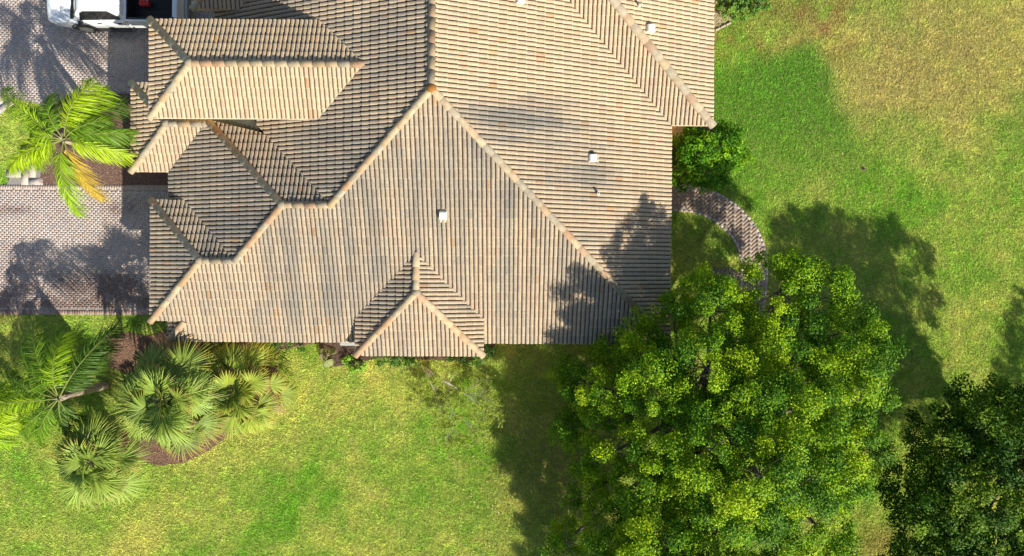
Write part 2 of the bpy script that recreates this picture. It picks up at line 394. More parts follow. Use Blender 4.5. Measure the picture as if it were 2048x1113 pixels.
# ridge and hip tiles
CAPS = []
def ridge(p, q, dirt=.1, seed=0, wd=.118):
    """rounded ridge tiles from the low end p to the high end q, each lapping the one below"""
    p = Vector(p); q = Vector(q); d = q-p; L = d.length; n = max(1, round(L/.40)); d.normalize()
    side = d.cross(Vector((0, 0, 1))).normalized(); up = side.cross(d).normalized()
    mb = MB(); K = 9
    for k in range(n):
        t0 = L*k/n - .035; t1 = L*(k+1)/n+.01
        h = float(hsh(k, seed, 77)); c = np.array(PAL[int(h*6.99)])*(.9+.2*float(hsh(k, seed, 3)))
        c = c*np.array([.55, .56, .53])*(1.35 if seed in (6, 9, 13, 15, 21) else 1.0)  # hips sloping away from the sun get lighter colour: painted light
        if hsh(k, seed, 5) > .82: c = c*np.array([1, .94, .88])
        g = c.mean(); dd = min(.7, dirt*(.5+float(hsh(k, seed, 9))))
        c = tuple(c*(1-dd)+g*np.array([.5, .47, .42])*dd)
        jit = (float(hsh(k, seed, 13))-.5)*.012
        rr = ((t0, wd*.80, -.02), (t0, wd*1.10, .034), (t1, wd*.90, .0))
        vs = []; fs = []
        for (t, r, lift) in rr:
            for m in range(K+1):
                a = math.radians(-14+208*m/K)
                vs.append(p+d*t+side*(math.cos(a)*r+jit)+up*(math.sin(a)*r*.80+.028+lift))
        for r_ in range(2):
            for m in range(K): fs.append((r_*(K+1)+m, r_*(K+1)+m+1, (r_+1)*(K+1)+m+1, (r_+1)*(K+1)+m))
        mb.add(vs, fs, c)
    o = mb.build('ridge_cap', M['cap'], col=True); keep(o, house)
    for i_, pp in enumerate(o.data.polygons): pp.use_smooth = (i_ % (2*K)) >= K
    return o
ridge((Xr, YT, APX[2]), (Xr, APX[1]+.1, APX[2]), .1, 1)
ridge(SE, APX, .35, 2); ridge(R1, APX, .1, 3); ridge((R2[0], R2[1], R2[2]), R1, .1, 4); ridge(R3, R2, .1, 5)
ridge(H1b, R2, .08, 6); ridge(R4, R3, .12, 7); ridge(A2, R4, .08, 8); ridge(C2, R4, .12, 9); ridge(Cc, Bc, .05, 10)
ridge(H0, H1, .0, 11); ridge((X0, Y0, ZE), H0, .0, 12); ridge((X0, Y0n, ZE), H0, .05, 13)
ridge((Xu, Yus, ZU), HU, .0, 14); ridge((Xu, Yun, ZU), HU, .0, 15); ridge(HU, UR, .0, 16)
ridge((Xbw, Ybs, ZB), BA, .1, 17); ridge((Xbe, Ybs, ZB), BA, .2, 18); ridge(BA, BT, .25, 19)
ridge((X2, Y2, ZE), (X2-(YT-Y2), YT, ZE+S*(YT-Y2)), .3, 20, .15); ridge((Xt, Yts, ZT), (Xt+(YT-Yts), YT, ZT+S*(YT-Yts)), .3, 21)
# mortar knobs where hips meet
for P_ in (APX, R2, R4, HU, H0, BA, H1):
    mb = MB(); v = []; f = []
    for a_ in range(5):
        for k in range(12):
            e = math.radians(90*a_/4); r = .15*math.cos(e)*(1+.18*float(hsh(k, a_, 3)))
            v.append((P_[0]+r*math.cos(k*math.pi/6), P_[1]+r*math.sin(k*math.pi/6), P_[2]+.04+.14*math.sin(e)))
    for a_ in range(4):
        for k in range(12): f.append((a_*12+k, a_*12+(k+1) % 12, (a_+1)*12+(k+1) % 12, (a_+1)*12+k))
    mb.add(v, f, tuple(np.array(srgb(176, 120, 60) if P_ is APX else srgb(186, 172, 146))*.62)); keep(mb.build('mortar_cap', M['cap'], col=True, smooth=True), house)
# metal saddle under the upper eave
g0 = hit(416, 236, pN1); g1 = hit(516, 267, pN1); g2 = hit(516, 240, pW)
print('saddle', g0, g1, g2)
n_ = (Vector(g1)-Vector(g0)).cross(Vector(g2)-Vector(g0)); n_ = n_ if n_.z > 0 else -n_
sad = pl(0); sp = (Vector(g0).dot(n_)/n_.z, -n_.x/n_.z, -n_.y/n_.z)
q = [(g0[0]-.3, g0[1]-.02), (g1[0]+.03, g1[1]-.05), (g2[0]+.03, g2[1]+.6), (g0[0]-.3, g0[1]+1.0)]
mb = MB(); mb.add([(x, y, zof(sp, x, y)-.02) for x, y in q]+[(x, y, zof(sp, x, y)-.06) for x, y in q], [(0, 1, 2, 3), (7, 6, 5, 4), (0, 4, 5, 1), (1, 5, 6, 2), (2, 6, 7, 3), (3, 7, 4, 0)])
for k in range(16):
    x = g0[0]+.75+k*.075; y = g0[1]-.02; mb.tube([(x, y-.1, zof(sp, x, y-.1)-.02), (x, y-.1, zof(sp, x, y-.1)-.012)], [.012, .012], 6)
keep(mb.build('valley_flashing', M['metal']), house)
# walls
def prism(mb, poly, z0, z1):
    poly = ccw(poly); m = len(poly)
    mb.add([(x, y, z0) for x, y in poly]+[(x, y, z1) for x, y in poly], [tuple(range(m))[::-1], tuple(range(m, 2*m))]+[(k, (k+1) % m, (k+1) % m+m, k+m) for k in range(m)])
wl = MB(); i_ = .55
prism(wl, [(X1+i_, Ys+i_), (Xe-i_, Ys+i_), (Xe-i_, Y2+i_), (X2-i_, Y2+i_), (X2-i_, YT), (Xw+i_, YT), (Xw+i_, Y0+1.0), (X1+i_, Y0+.2)], 0, ZE-.02)
keep(wl.build('wall', M['stucco']), house)
wl = MB(); prism(wl, [(X0+i_, Y0+i_), (X1+1, Y0+i_), (X1+1, Y0n-i_), (X0+i_, Y0n-i_)], 0, ZE+.0); keep(wl.build('wall', M['stucco']), house)
wl = MB(); prism(wl, [(X2w+i_, A2[1]+i_), (X1+1.2, A2[1]+i_), (X1+1.2, YN2-i_), (X2w+i_, YN2-i_)], 0, Z2-.02); keep(wl.build('wall', M['stucco']), house)
wl = MB(); prism(wl, [(Xu+i_, Yus+i_), (UE[0]+.3, Yus+i_), (UE[0]+.3, Yun-i_), (Xu+i_, Yun-i_)], 0, ZU-.02); keep(wl.build('wall', M['stucco']), house)
wl = MB(); prism(wl, [(Xbw+i_, Ybs+i_), (Xbe-i_, Ybs+i_), (Xbe-i_, Yv), (Xbw+i_, Yv)], 0, ZB-.02); keep(wl.build('wall', M['stucco']), house)
wl = MB(); prism(wl, [(Xt+i_, Yts+i_), (tE[0]+1, Yts+i_), (tE[0]+1, YT), (Xt+i_, YT)], 0, ZT-.02); keep(wl.build('wall', M['stucco']), house)
# roof vents: goosenecked hoods and pipes
def hood(px, py, plane, ang, sz=.30):
    x, y, z = hit(px, py, plane)
    root_l = MB(); K = 8; ca, sa = math.cos(ang), math.sin(ang)
    def T(u, v, w_): return (x+u*ca-v*sa, y+u*sa+v*ca, zof(plane, x+u*ca-v*sa, y+u*sa+v*ca)*0+z+w_)
    # side profile: rises at the back, rounds over, opens towards the eave (u axis = downslope)
    prof = [(-.19, -.02), (-.19, .16)]+[(-.19+.15*(1-math.cos(a)), .16+.12*math.sin(a)) for a in [math.pi/2*k/K for k in range(1, K+1)]]+[(.14, .25), (.19, .20), (.19, .15), (.15, .13), (.12, -.10), (-.19, -.06)]
    prof = [(u*.8, w_*.85) for u, w_ in prof]; n = len(prof); w2 = sz*.42
    vs = [T(u, -w2, w_) for u, w_ in prof]+[T(u, w2, w_) for u, w_ in prof]
    fs = [(k, (k+1) % n, (k+1) % n+n, k+n) for k in range(n)]+[tuple(range(n))[::-1], tuple(range(n, 2*n))]
    root_l.add(vs, fs)
    o = root_l.build('roof_vent', M['white'], bevel=.012); keep(o, house)
    fl = MB(); q = []
    for u, v in ((-.20, -.17), (.24, -.17), (.24, .17), (-.20, .17)):
        X_, Y_ = x+u*ca-v*sa, y+u*sa+v*ca; q.append((X_, Y_, zof(plane, X_, Y_)+.062))
    fl.add(q+[(a, b, c-.05) for a, b, c in q], [(0, 1, 2, 3), (0, 4, 5, 1), (1, 5, 6, 2), (2, 6, 7, 3), (3, 7, 4, 0)])
    f_ = fl.build('vent_flashing', M['fascia']); f_.parent = o
hood(887, 431, pS, -math.pi/2, .30); hood(1184, 318, pE, 0); hood(1299, 60, pE2, 0); hood(1041, 2, pE, 0, .34)
def pipe(px, py, plane, r=.045, h=.30):
    x, y, z = hit(px, py, plane); mb = MB()
    mb.tube([(x, y, z-.1), (x, y, z+.08), (x, y, z+.09), (x, y, z+h), (x, y, z+h), (x, y, z+h-.12)], [r*1.9, r*1.5, r, r, r*.6, r*.6], 14, cap=False)
    o = mb.build('vent_pipe', M['white'], smooth=False); keep(o, house)
pipe(1195, 388, pE); pipe(1277, 14, pE2, .04, .28)
# tan timber box under the north-east eave
bx0, by0 = at(1345, 279, .9); bx1, _ = at(1379, 279, .9)
tb = thing('utility_cabinet', 'tan boarded cabinet against the wall in the inside corner of the roof', 'cabinet', loc=((bx0+bx1)/2, by0+.3, 0))
mb = MB()
for k in range(4):
    a = bx0+(bx1-bx0)*k/4; mb.box(a+.006, a+(bx1-bx0)/4-.006, by0, by0+.02, .02, .9)
mb.box(bx0, bx1, by0+.02, Y2+.5, 0, .88); keep(mb.build('body', M['stucco']), tb)
mb = MB()
for k in range(4):
    a = bx0+(bx1-bx0)*k/4; mb.box(a+.005, a+(bx1-bx0)/4-.005, by0-.01, Y2+.52, .882, .905)
keep(mb.build('lid', M['stucco']), tb)
# ------------------------------------------------------------------ ground
def axis(lo, hi, st, far):
    a = list(np.arange(lo, hi+1e-6, st)); d = st; x = a[-1]; 
    while x < far: d *= 1.35; x += d; a.append(x)
    d = st; x = a[0]; pre = []
    while x > -far: d *= 1.35; x -= d; pre.append(x)
    return np.array(pre[::-1]+a)
def lawn_color(X, Y):
    u = (X*cT+Y*sT)/H*F+CX; v = CY-(-X*sT+Y*cT)/H*F
    n1 = fbm(X, Y, 3.0, 3); n2 = fbm(X, Y, .9, 8); n3 = fbm(X, Y, 7.0, 21)
    green = np.array([.105, .235, .022]); lush = np.array([.075, .185, .022]); dry = np.array([.30, .32, .115]); tan = np.array([.235, .20, .115]); brown = np.array([.20, .125, .075])
    d = .47 + 1.2*(n1-.5) + .8*(n2-.5)          # 0 green .. 1 dry
    d = d + .7*(fbm(X, Y, .4, 91)-.5)
    d = d + .35*gauss(u, v, 650, 830, 260, 110)+.25*gauss(u, v, 560, 760, 200, 60) - .20*gauss(u, v, 780, 985, 260, 60) - .25*gauss(u, v, 60, 930, 120, 140)
    d = d + .3*gauss(u, v, 30, 690, 80, 120) - .30*gauss(u, v, 900, 860, 120, 90)
    d = d + .35*gauss(u, v, 1880, 150, 230, 130) + .30*gauss(u, v, 1720, 200, 60, 70)+.25*gauss(u, v, 1950, 60, 250, 100) - .25*gauss(u, v, 1850, 420, 220, 120) + .25*gauss(u, v, 1950, 560, 120, 160)
    d = d + .3*gauss(u, v, 250, 1090, 250, 60)+.3*gauss(u, v, 850, 1110, 200, 50)
    # watered green wedge north-east of the house
    edge = 1640+ (v-80)*.36 + 26*(n2-.5)*2
    wd = 1/(1+np.exp((u-edge)/9))*1/(1+np.exp((92+(1600-u)*.28+30*(n2-.5)-v)/8))*1/(1+np.exp((v-330)/40))
    wd = wd*(u > 1380)
    d = np.clip(d, 0, 1)[..., None]; c = green*(1-d)+dry*d
    t = np.clip(gauss(u, v, 1900, 120, 260, 150)*1.2*(.3+n2)+.3*gauss(u, v, 1700, 215, 60, 60), 0, .9)[..., None]*.75; c = c*(1-t)+tan*t
    b = np.clip(gauss(u, v, 1655, 25, 60, 75)*1.5*np.clip((fbm(X, Y, 1.1, 77)-.36)*3, 0, 1)+gauss(u, v, 1480, 85, 85, 30)*1.0*np.clip((fbm(X, Y, .8, 78)-.33)*3, 0, 1)+gauss(u, v, 1560, 20, 60, 30)*.5+.5*gauss(u, v, 1760, 1085, 60, 40)+.35*gauss(u,v,1090,930,120,160), 0, 1)[..., None]; c = c*(1-b)+brown*b
    wd = np.clip(wd, 0, 1)[..., None]; c = c*(1-wd)+lush*wd
    return c*np.array([2.42,2.28,1.50])
def in_rect_px(X, Y, x0, y0, x1, y1):
    a = at(x0, y1); b = at(x1, y0); return (X > a[0]) & (X < b[0]) & (Y > a[1]) & (Y < b[1])
gx = axis(-22, 22, .16, 90); gy = axis(-13, 13, .16, 90)
GX, GY = np.meshgrid(gx, gy, indexing='ij'); nx, ny = GX.shape
gc = lawn_color(GX.ravel(), GY.ravel())*.55
gz = (fbm(GX.ravel(), GY.ravel(), .5, 5)-.5)*.02
idx = np.arange(nx*ny).reshape(nx, ny)
q = np.stack([idx[:-1, :-1], idx[1:, :-1], idx[1:, 1:], idx[:-1, 1:]], -1).reshape(-1, 4)
tag(mesh('ground', np.stack([GX.ravel(), GY.ravel(), gz*0], 1), q, M['ground'], col=gc, smooth=True), 'green and straw coloured lawn around the house', kind='structure')
# polygons of paving and beds (picture points on the ground)
def gp(pts): return [at(x, y) for x, y in pts]
def pip(poly, X, Y):
    X = np.asarray(X); Y = np.asarray(Y); r = np.zeros(X.shape, bool); n = len(poly)
    for k in range(n):
        x0, y0 = poly[k]; x1, y1 = poly[(k+1) % n]
        if y0 == y1: continue
        c = ((y0 > Y) != (y1 > Y)) & (X < (x1-x0)*(Y-y0)/(y1-y0)+x0); r ^= c
    return r
def flat(name, poly, z, mat, col=(.1, .1, .1), th=.06, label=None, kind='structure'):
    mb = MB(); prism(mb, poly, z-th, z); o = mb.build(name, mat)
    a = o.data.color_attributes.new('col', 'FLOAT_COLOR', 'POINT')
    a.data.foreach_set('color', np.tile(np.array([*col, 1], np.float32), len(o.data.vertices)))
    return tag(o, label, kind=kind)
DR1 = gp([(-250, 371), (345, 371), (420, 380), (420, 631), (-250, 628)])
DR2 = gp([(-250, -160), (480, -160), (480, 188), (250, 188), (140, 190), (100, 215), (60, 205), (18, 196), (-250, 190)])
WK0 = gp([(28, 340), (84, 340), (78, 370.5), (14, 370.5)])
WK3 = gp([(-120, 194), (12, 196), (16, 212), (-4, 238), (-120, 262)])
WALKC = [(1310, 398), (1352, 396), (1400, 402), (1442, 421), (1476, 450), (1498, 485), (1508, 525), (1507, 570), (1500, 620), (1480, 690)]
WALK2 = [(1400, 560), (1422, 549), (1450, 545), (1480, 552)]
def smooth_pts(pts, n=12):
    P = [Vector((x, y, 0)) for x, y in gp(pts)]; P = [P[0]*2-P[1]]+P+[P[-1]*2-P[-2]]; out = []
    for k in range(1, len(P)-2):
        for t in np.arange(n)/n:
            p0, p1, p2, p3 = P[k-1:k+3]
            out.append(.5*((2*p1)+(-p0+p2)*t+(2*p0-5*p1+4*p2-p3)*t*t+(-p0+3*p1-3*p2+p3)*t**3))
    out.append(P[-2]); return out
def dist_line(pts, X, Y):
    X = np.asarray(X, float); Y = np.asarray(Y, float); d = np.full(X.shape, 1e9)
    for a, b in zip(pts[:-1], pts[1:]):
        ex, ey = b.x-a.x, b.y-a.y; L2 = ex*ex+ey*ey+1e-9
        t = np.clip(((X-a.x)*ex+(Y-a.y)*ey)/L2, 0, 1); d = np.minimum(d, np.hypot(X-a.x-t*ex, Y-a.y-t*ey))
    return d
WP = smooth_pts(WALKC); WP2 = smooth_pts(WALK2)
BEDS = {
 'entry': gp([(84, 340), (100, 300), (80, 262), (105, 215), (150, 190), (260, 188), (480, 188), (480, 371), (78, 371)]),
 'palm': gp([(205, 728), (198, 700), (215, 672), (250, 664), (300, 672), (345, 655), (420, 640), (640, 640), (640, 686), (560, 700), (556, 730), (548, 790), (500, 830), (462, 868), (420, 900), (370, 926), (318, 932), (280, 922), (262, 900), (300, 860), (290, 800), (260, 750)]),
 'south': gp([(636, 640), (1000, 640), (985, 712), (900, 722), (760, 716), (715, 726), (660, 735), (640, 712)]),
 'east': gp([(1300, 240), (1430, 245), (1440, 290), (1410, 350), (1385, 378), (1300, 378)]),
}
MUL = {'entry': (.19, .115, .085), 'palm': (.20, .115, .075), 'south': (.10, .065, .045), 'east': (.10, .065, .045)}
LBL = {'entry': 'reddish mulch bed around the feather palm by the entry', 'palm': 'red mulch bed under the fan palms', 'south': 'dark mulch strip along the south wall', 'east': 'dark mulch under the bush by the east wall'}
def pcol(X, Y, i, j, seed):
    u = (X*cT+Y*sT)/H*F+CX; v = CY-(-X*sT+Y*cT)/H*F
    pal = np.array([(.43, .385, .35), (.42, .38, .36), (.45, .385, .345), (.39, .36, .345), (.43, .36, .32), (.41, .38, .36)])*(np.array([.66, .60, .52]) if seed in (44, 45) else 1.06)
    c = np.array([1.02, .96, .92])*pal[(hsh(i, j, seed)*5.99).astype(int)]*(.93+.14*hsh(i, j, seed+1))[:, None]
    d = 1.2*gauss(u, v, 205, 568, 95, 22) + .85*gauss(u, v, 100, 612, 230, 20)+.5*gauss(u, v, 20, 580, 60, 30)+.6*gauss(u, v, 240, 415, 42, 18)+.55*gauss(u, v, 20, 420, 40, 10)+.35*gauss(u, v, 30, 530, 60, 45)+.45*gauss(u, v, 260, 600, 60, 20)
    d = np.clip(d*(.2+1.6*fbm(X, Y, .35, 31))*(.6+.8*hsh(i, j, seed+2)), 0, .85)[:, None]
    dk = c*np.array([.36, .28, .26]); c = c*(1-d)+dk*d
    n = (.82+.36*fbm(X, Y, 1.2, 4))[:, None]
    return c*n
def pavers(name, test, bbox, z, label, seed=0, rot=0.0, border=None, u_=.088):
    x0, x1, y0, y1 = bbox; n0 = int(max(x1-x0, y1-y0)/u_*.75)+4
    I, J = np.meshgrid(np.arange(-n0, n0), np.arange(-n0, n0), indexing='ij'); I = I.ravel(); J = J.ravel()
    m = (I-J) % 4; ok = (m == 0) | (m == 3); I, J, m = I[ok], J[ok], m[ok]
    hx = np.where(m == 0, 1.0, .5)*u_; hy = np.where(m == 0, .5, 1.0)*u_
    cx = I*u_+hx; cy = J*u_+hy; cr, sr = math.cos(rot), math.sin(rot); ox, oy = (x0+x1)/2, (y0+y1)/2
    X = ox+cx*cr-cy*sr; Y = oy+cx*sr+cy*cr; ok = test(X, Y)
    I, J, X, Y, hx, hy = I[ok], J[ok], X[ok], Y[ok], hx[ok], hy[ok]; col = pcol(X, Y, I, J, seed)
    R = np.full(len(X), rot)
    if border is not None:
        bX, bY, bR, bhx, bhy, bc = border
        X = np.concatenate([X, bX]); Y = np.concatenate([Y, bY]); R = np.concatenate([R, bR]); hx = np.concatenate([hx, bhx]); hy = np.concatenate([hy, bhy]); col = np.concatenate([col, bc])
    n = len(X); g = .0012; V = np.zeros((n, 8, 3)); hh = (hsh(np.arange(n), np.arange(n)*3, 5)-.5)*.003
    for k, (a, b) in enumerate(((-1, -1), (1, -1), (1, 1), (-1, 1))):
        for t, ins, zz in ((0, g, z-.03), (4, g+.0015, z)):
            lx = a*(hx-ins); ly = b*(hy-ins)
            V[:, k+t, 0] = X+lx*np.cos(R)-ly*np.sin(R); V[:, k+t, 1] = Y+lx*np.sin(R)+ly*np.cos(R); V[:, k+t, 2] = zz+hh
    fb = np.array([(4, 5, 6, 7), (0, 1, 5, 4), (1, 2, 6, 5), (2, 3, 7, 6), (3, 0, 4, 7)])
    q = (np.arange(n)[:, None, None]*8+fb[None]).reshape(-1, 4)
    return tag(mesh(name, V.reshape(-1, 3), q, M['paver'], col=np.repeat(col, 8, 0)), label, kind='structure')
def border_line(pts, w=.2, t=.1, seed=9):
    X, Y, R = [], [], []; acc = 0
    for a, b in zip(pts[:-1], pts[1:]):
        L = (b-a).length; ang = math.atan2(b.y-a.y, b.x-a.x)
        while acc < L:
            p = a+(b-a)*(acc/L); X.append(p.x); Y.append(p.y); R.append(ang); acc += t
        acc -= L
    X, Y, R = map(np.array, (X, Y, R)); n = len(X); I = np.arange(n)
    return X, Y, R, np.full(n, t/2), np.full(n, w/2), pcol(X, Y, I, I*7, seed)*np.array([1.0, .93, .90])
def cat(*bs): return tuple(np.concatenate(q) for q in zip(*bs))
PZ = .034
def seg(a, b, z=0): return [Vector((*at(*a), 0)), Vector((*at(*b), 0))]
flat('driveway_base', DR1, PZ-.004, M['sand'], label='sandy joints under the lower brick driveway')
B1 = cat(border_line(seg((-100, 625), (400, 625))), border_line(seg((-100, 374.5), (400, 376))))
yb0 = at(200, 620)[1]; yb1 = at(200, 379.5)[1]
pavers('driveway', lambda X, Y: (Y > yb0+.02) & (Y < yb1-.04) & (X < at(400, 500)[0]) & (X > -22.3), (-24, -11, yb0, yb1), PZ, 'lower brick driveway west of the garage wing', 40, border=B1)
flat('driveway_base', DR2, PZ-.004, M['sand'], label='sandy joints under the upper brick driveway')
ct = gp([(300, 0)])[0]
D2i = gp([(-250, -160), (480, -160), (480, 184), (250, 184), (140, 186), (100, 211), (60, 201), (18, 192), (-250, 186)])
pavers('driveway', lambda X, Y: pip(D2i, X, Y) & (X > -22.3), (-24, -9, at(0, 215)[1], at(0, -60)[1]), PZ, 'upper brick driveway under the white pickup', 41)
flat('path', WK0, PZ-.004, M['sand'], label='short paved strip joining lawn and lower driveway')
pavers('path', lambda X, Y: pip(WK0, X, Y), (-21, -17, 3.5, 4.5), PZ+.001, 'short stone strip beside the lower driveway', 42, 0, u_=.30)
flat('path', WK3, PZ-.004, M['plainpave'] if 'plainpave' in M else M['sand'], label='grey paving corner at the left edge')
pavers('path', lambda X, Y: pip(WK3, X, Y), (-24, -19, 5, 8), PZ+.001, 'grey stone paving corner at the left picture edge', 43, .6, u_=.30)
def ribbon(pts, hw):
    L, R_ = [], []
    for k, p in enumerate(pts):
        d = (pts[min(k+1, len(pts)-1)]-pts[max(k-1, 0)]).normalized(); n = Vector((-d.y, d.x, 0)); L.append(p+n*hw); R_.append(p-n*hw)
    return L, R_
L, R_ = ribbon(WP, .56); L2, R2_ = ribbon(WP, .50)
n = len(WP); V = [(p.x, p.y, PZ-.004) for p in L+R_]+[(p.x, p.y, 0) for p in L+R_]
fs = [(k, k+n, k+n+1, k+1) for k in range(n-1)]+[(k, k+1, 2*n+k+1, 2*n+k) for k in range(n-1)]+[(n+k+1, n+k, 3*n+k, 3*n+k+1) for k in range(n-1)]
tag(mesh('path_base', V, fs, M['sand']), 'joints of the curved brick path', kind='structure')
bx = [p.x for p in WP]; by = [p.y for p in WP]
o = pavers('path', lambda X, Y: dist_line(WP, X, Y) < .44, (min(bx), max(bx), min(by), max(by)), PZ, 'curved herringbone brick path leading under the big tree', 44, math.radians(45), border=cat(border_line(L2, .1, .2), border_line(R2_, .1, .2)), u_=.115)
pavers('path', lambda X, Y: dist_line(WP2, X, Y) < .17, (at(1380, 0)[0], at(1500, 0)[0], at(0, 580)[1], at(0, 530)[1]), PZ, 'short brick arc half hidden beneath the big tree', 45, .3)
for k_, poly in BEDS.items():
    mb = MB(); o = flat('mulch_bed', poly, .022, M['mulch'], MUL[k_], .04, LBL[k_])
# bark chips
def chips(poly, n, base, seed, label):
    r = np.random.default_rng(seed); P = np.array(poly); lo, hi = P.min(0), P.max(0)
    X = r.uniform(lo[0], hi[0], n); Y = r.uniform(lo[1], hi[1], n); ok = pip(poly, X, Y); X, Y = X[ok], Y[ok]; n = len(X)
    a = r.uniform(0, 2*math.pi, n); L = r.uniform(.02, .05, n); W_ = r.uniform(.008, .016, n); z = r.uniform(.024, .045, n)
    d = np.stack([np.cos(a), np.sin(a), r.uniform(-.35, .35, n)], 1); s_ = np.stack([-np.sin(a), np.cos(a), r.uniform(-.3, .3, n)], 1); c = np.stack([X, Y, z], 1)
    V = np.stack([c-d*L[:, None], c+s_*W_[:, None], c+d*L[:, None], c-s_*W_[:, None]], 1).reshape(-1, 3)
    V[:, 2] = np.maximum(V[:, 2], .0225)
    col = np.array(base)[None]*r.uniform(.5, 1.9, n)[:, None]*np.array([1, 1, 1])+r.uniform(0, .03, (n, 1))
    tag(mesh('bark_mulch', V, np.arange(n*4).reshape(-1, 4), M['mulch'], col=np.repeat(col, 4, 0)), label, kind='stuff')
chips(BEDS['entry'], 16000, MUL['entry'], 1, 'loose bark chips by the entry palm'); chips(BEDS['palm'], 22000, MUL['palm'], 2, 'loose red bark chips under the fan palms')
chips(BEDS['south'], 7000, MUL['south'], 3, 'dark bark chips along the south wall')
# grass blades: far too many to count
def grass(n, x0, x1, y0, y1, seed):
    r = np.random.default_rng(seed); X = r.uniform(x0, x1, n); Y = r.uniform(y0, y1, n)
    bad = pip(DR1, X, Y) | pip(DR2, X, Y) | pip(WK0, X, Y) | pip(WK3, X, Y) | (dist_line(WP, X, Y) < .54)
    for p in BEDS.values(): bad |= pip(p, X, Y)
    bad |= (X > Xw+.6) & (X < X2-.7) & (Y > Y2+.6)
    bad |= (X > X1+.7) & (X < Xe-.7) & (Y > Ys+.7)
    X, Y = X[~bad], Y[~bad]; n = len(X)
    tuft = .5*fbm(X, Y, .22, 6, 3)+.5*fbm(X, Y, .10, 16, 2)
    Hh = (.025+.06*tuft)*r.uniform(.7, 1.4, n); a = r.uniform(0, 2*math.pi, n); wdt = r.uniform(.008, .014, n); lean = r.uniform(.3, 1.2, n)*Hh*1.3
    la = r.uniform(0, 2*math.pi, n)
    b = np.stack([X, Y, np.zeros(n)-.002], 1); s_ = np.stack([np.cos(a), np.sin(a), 0*a], 1)*wdt[:, None]
    t = b+np.stack([np.cos(la)*lean, np.sin(la)*lean, Hh], 1)
    V = np.stack([b-s_, b+s_, t], 1).reshape(-1, 3)
    c = lawn_color(X, Y)*(r.uniform(.55, 1.5, n)*(.5+1.0*tuft))[:, None]
    st = r.random(n) < .14; c[st] = np.array([.42, .36, .17])*r.uniform(.7, 1.2, (st.sum(), 1))
    return tag(mesh('grass', V, np.arange(n*3).reshape(-1, 3), M['grass'], col=np.repeat(c, 3, 0)), 'short grass of the lawn', kind='stuff')
grass(1500000, -21.5, 21.5, -12.2, 11.8, 5)
# ------------------------------------------------------------------ trees and bushes
def leaf_mesh(name, cen, rad, nper, lsize, pal, root, seed, flat_=.75, matn='leaf', up=.55):
    """crown: many small leaves gathered round clump centres; each leaf a small folded blade of its own"""
    r = np.random.default_rng(seed); m = len(cen); n = int(np.sum(nper))
    ci = np.repeat(np.arange(m), nper); d = r.normal(size=(n, 3)); d /= np.linalg.norm(d, axis=1)[:, None]
    q = r.random(n)**.45
    # sprigs inside a clump
    sp = r.integers(0, 9, n); sd = r.normal(size=(m, 9, 3)); sd /= np.linalg.norm(sd, axis=2)[:, :, None]
    off = d*q[:, None]*.55+sd[ci, sp]*.62
    P = cen[ci]+off*rad[ci][:, None]*np.array([1, 1, flat_])
    nr = off/np.maximum(np.linalg.norm(off, axis=1), .01)[:, None]*.5+np.array([0, 0, up])+r.normal(size=(n, 3))*.42
    nr /= np.linalg.norm(nr, axis=1)[:, None]
    a = r.normal(size=(n, 3)); t = a-nr*(a*nr).sum(1)[:, None]; t /= np.linalg.norm(t, axis=1)[:, None]; b = np.cross(nr, t)
    L = lsize*r.uniform(.7, 1.3, n)[:, None]; W = L*.30
    V = np.stack([P-t*L*.5, P+b*W-nr*L*.05+t*L*.03, P+t*L*.5-nr*L*.12, P-b*W-nr*L*.05+t*L*.03], 1).reshape(-1, 3)
    pal = np.array(pal); ck = r.random(m); mixc = np.clip(ck[ci]*.5+r.random(n)*.55, 0, 1)**1.25*(len(pal)-1.001)
    k = mixc.astype(int); f = (mixc-k)[:, None]; col = pal[k]*(1-f)+pal[k+1]*f
    col = col*r.uniform(.75, 1.25, n)[:, None]
    o = mesh(name, V, np.arange(n*4).reshape(-1, 4), M[matn], col=np.repeat(col, 4, 0))
    keep(o, root); return o
def scatter_clumps(lobes, spacing, r, inner=.15):
    """clump centres over the upper skin of every lobe, none closer than spacing"""
    out = np.zeros((0, 3))
    for (c, rr, rz) in lobes:
        c = np.array(c); tries = int(34*rr*rr/spacing**2)
        for _ in range(tries):
            d = r.normal(size=3); d /= np.linalg.norm(d)
            if d[2] < -.35: continue
            q = .55 if r.random() < inner else r.uniform(.82, 1.05)
            p = c+d*q*np.array([rr, rr, rz])
            if len(out) and np.min(((out-p)**2).sum(1)) < spacing**2: continue
            # deep inside another lobe: bare
            deep = False
            for (c2, r2, z2) in lobes:
                e = (p-np.array(c2))/np.array([r2, r2, z2])
                if (e*e).sum() < .45: deep = True
            if deep and r.random() > .25: continue
            out = np.vstack([out, p])
    return out
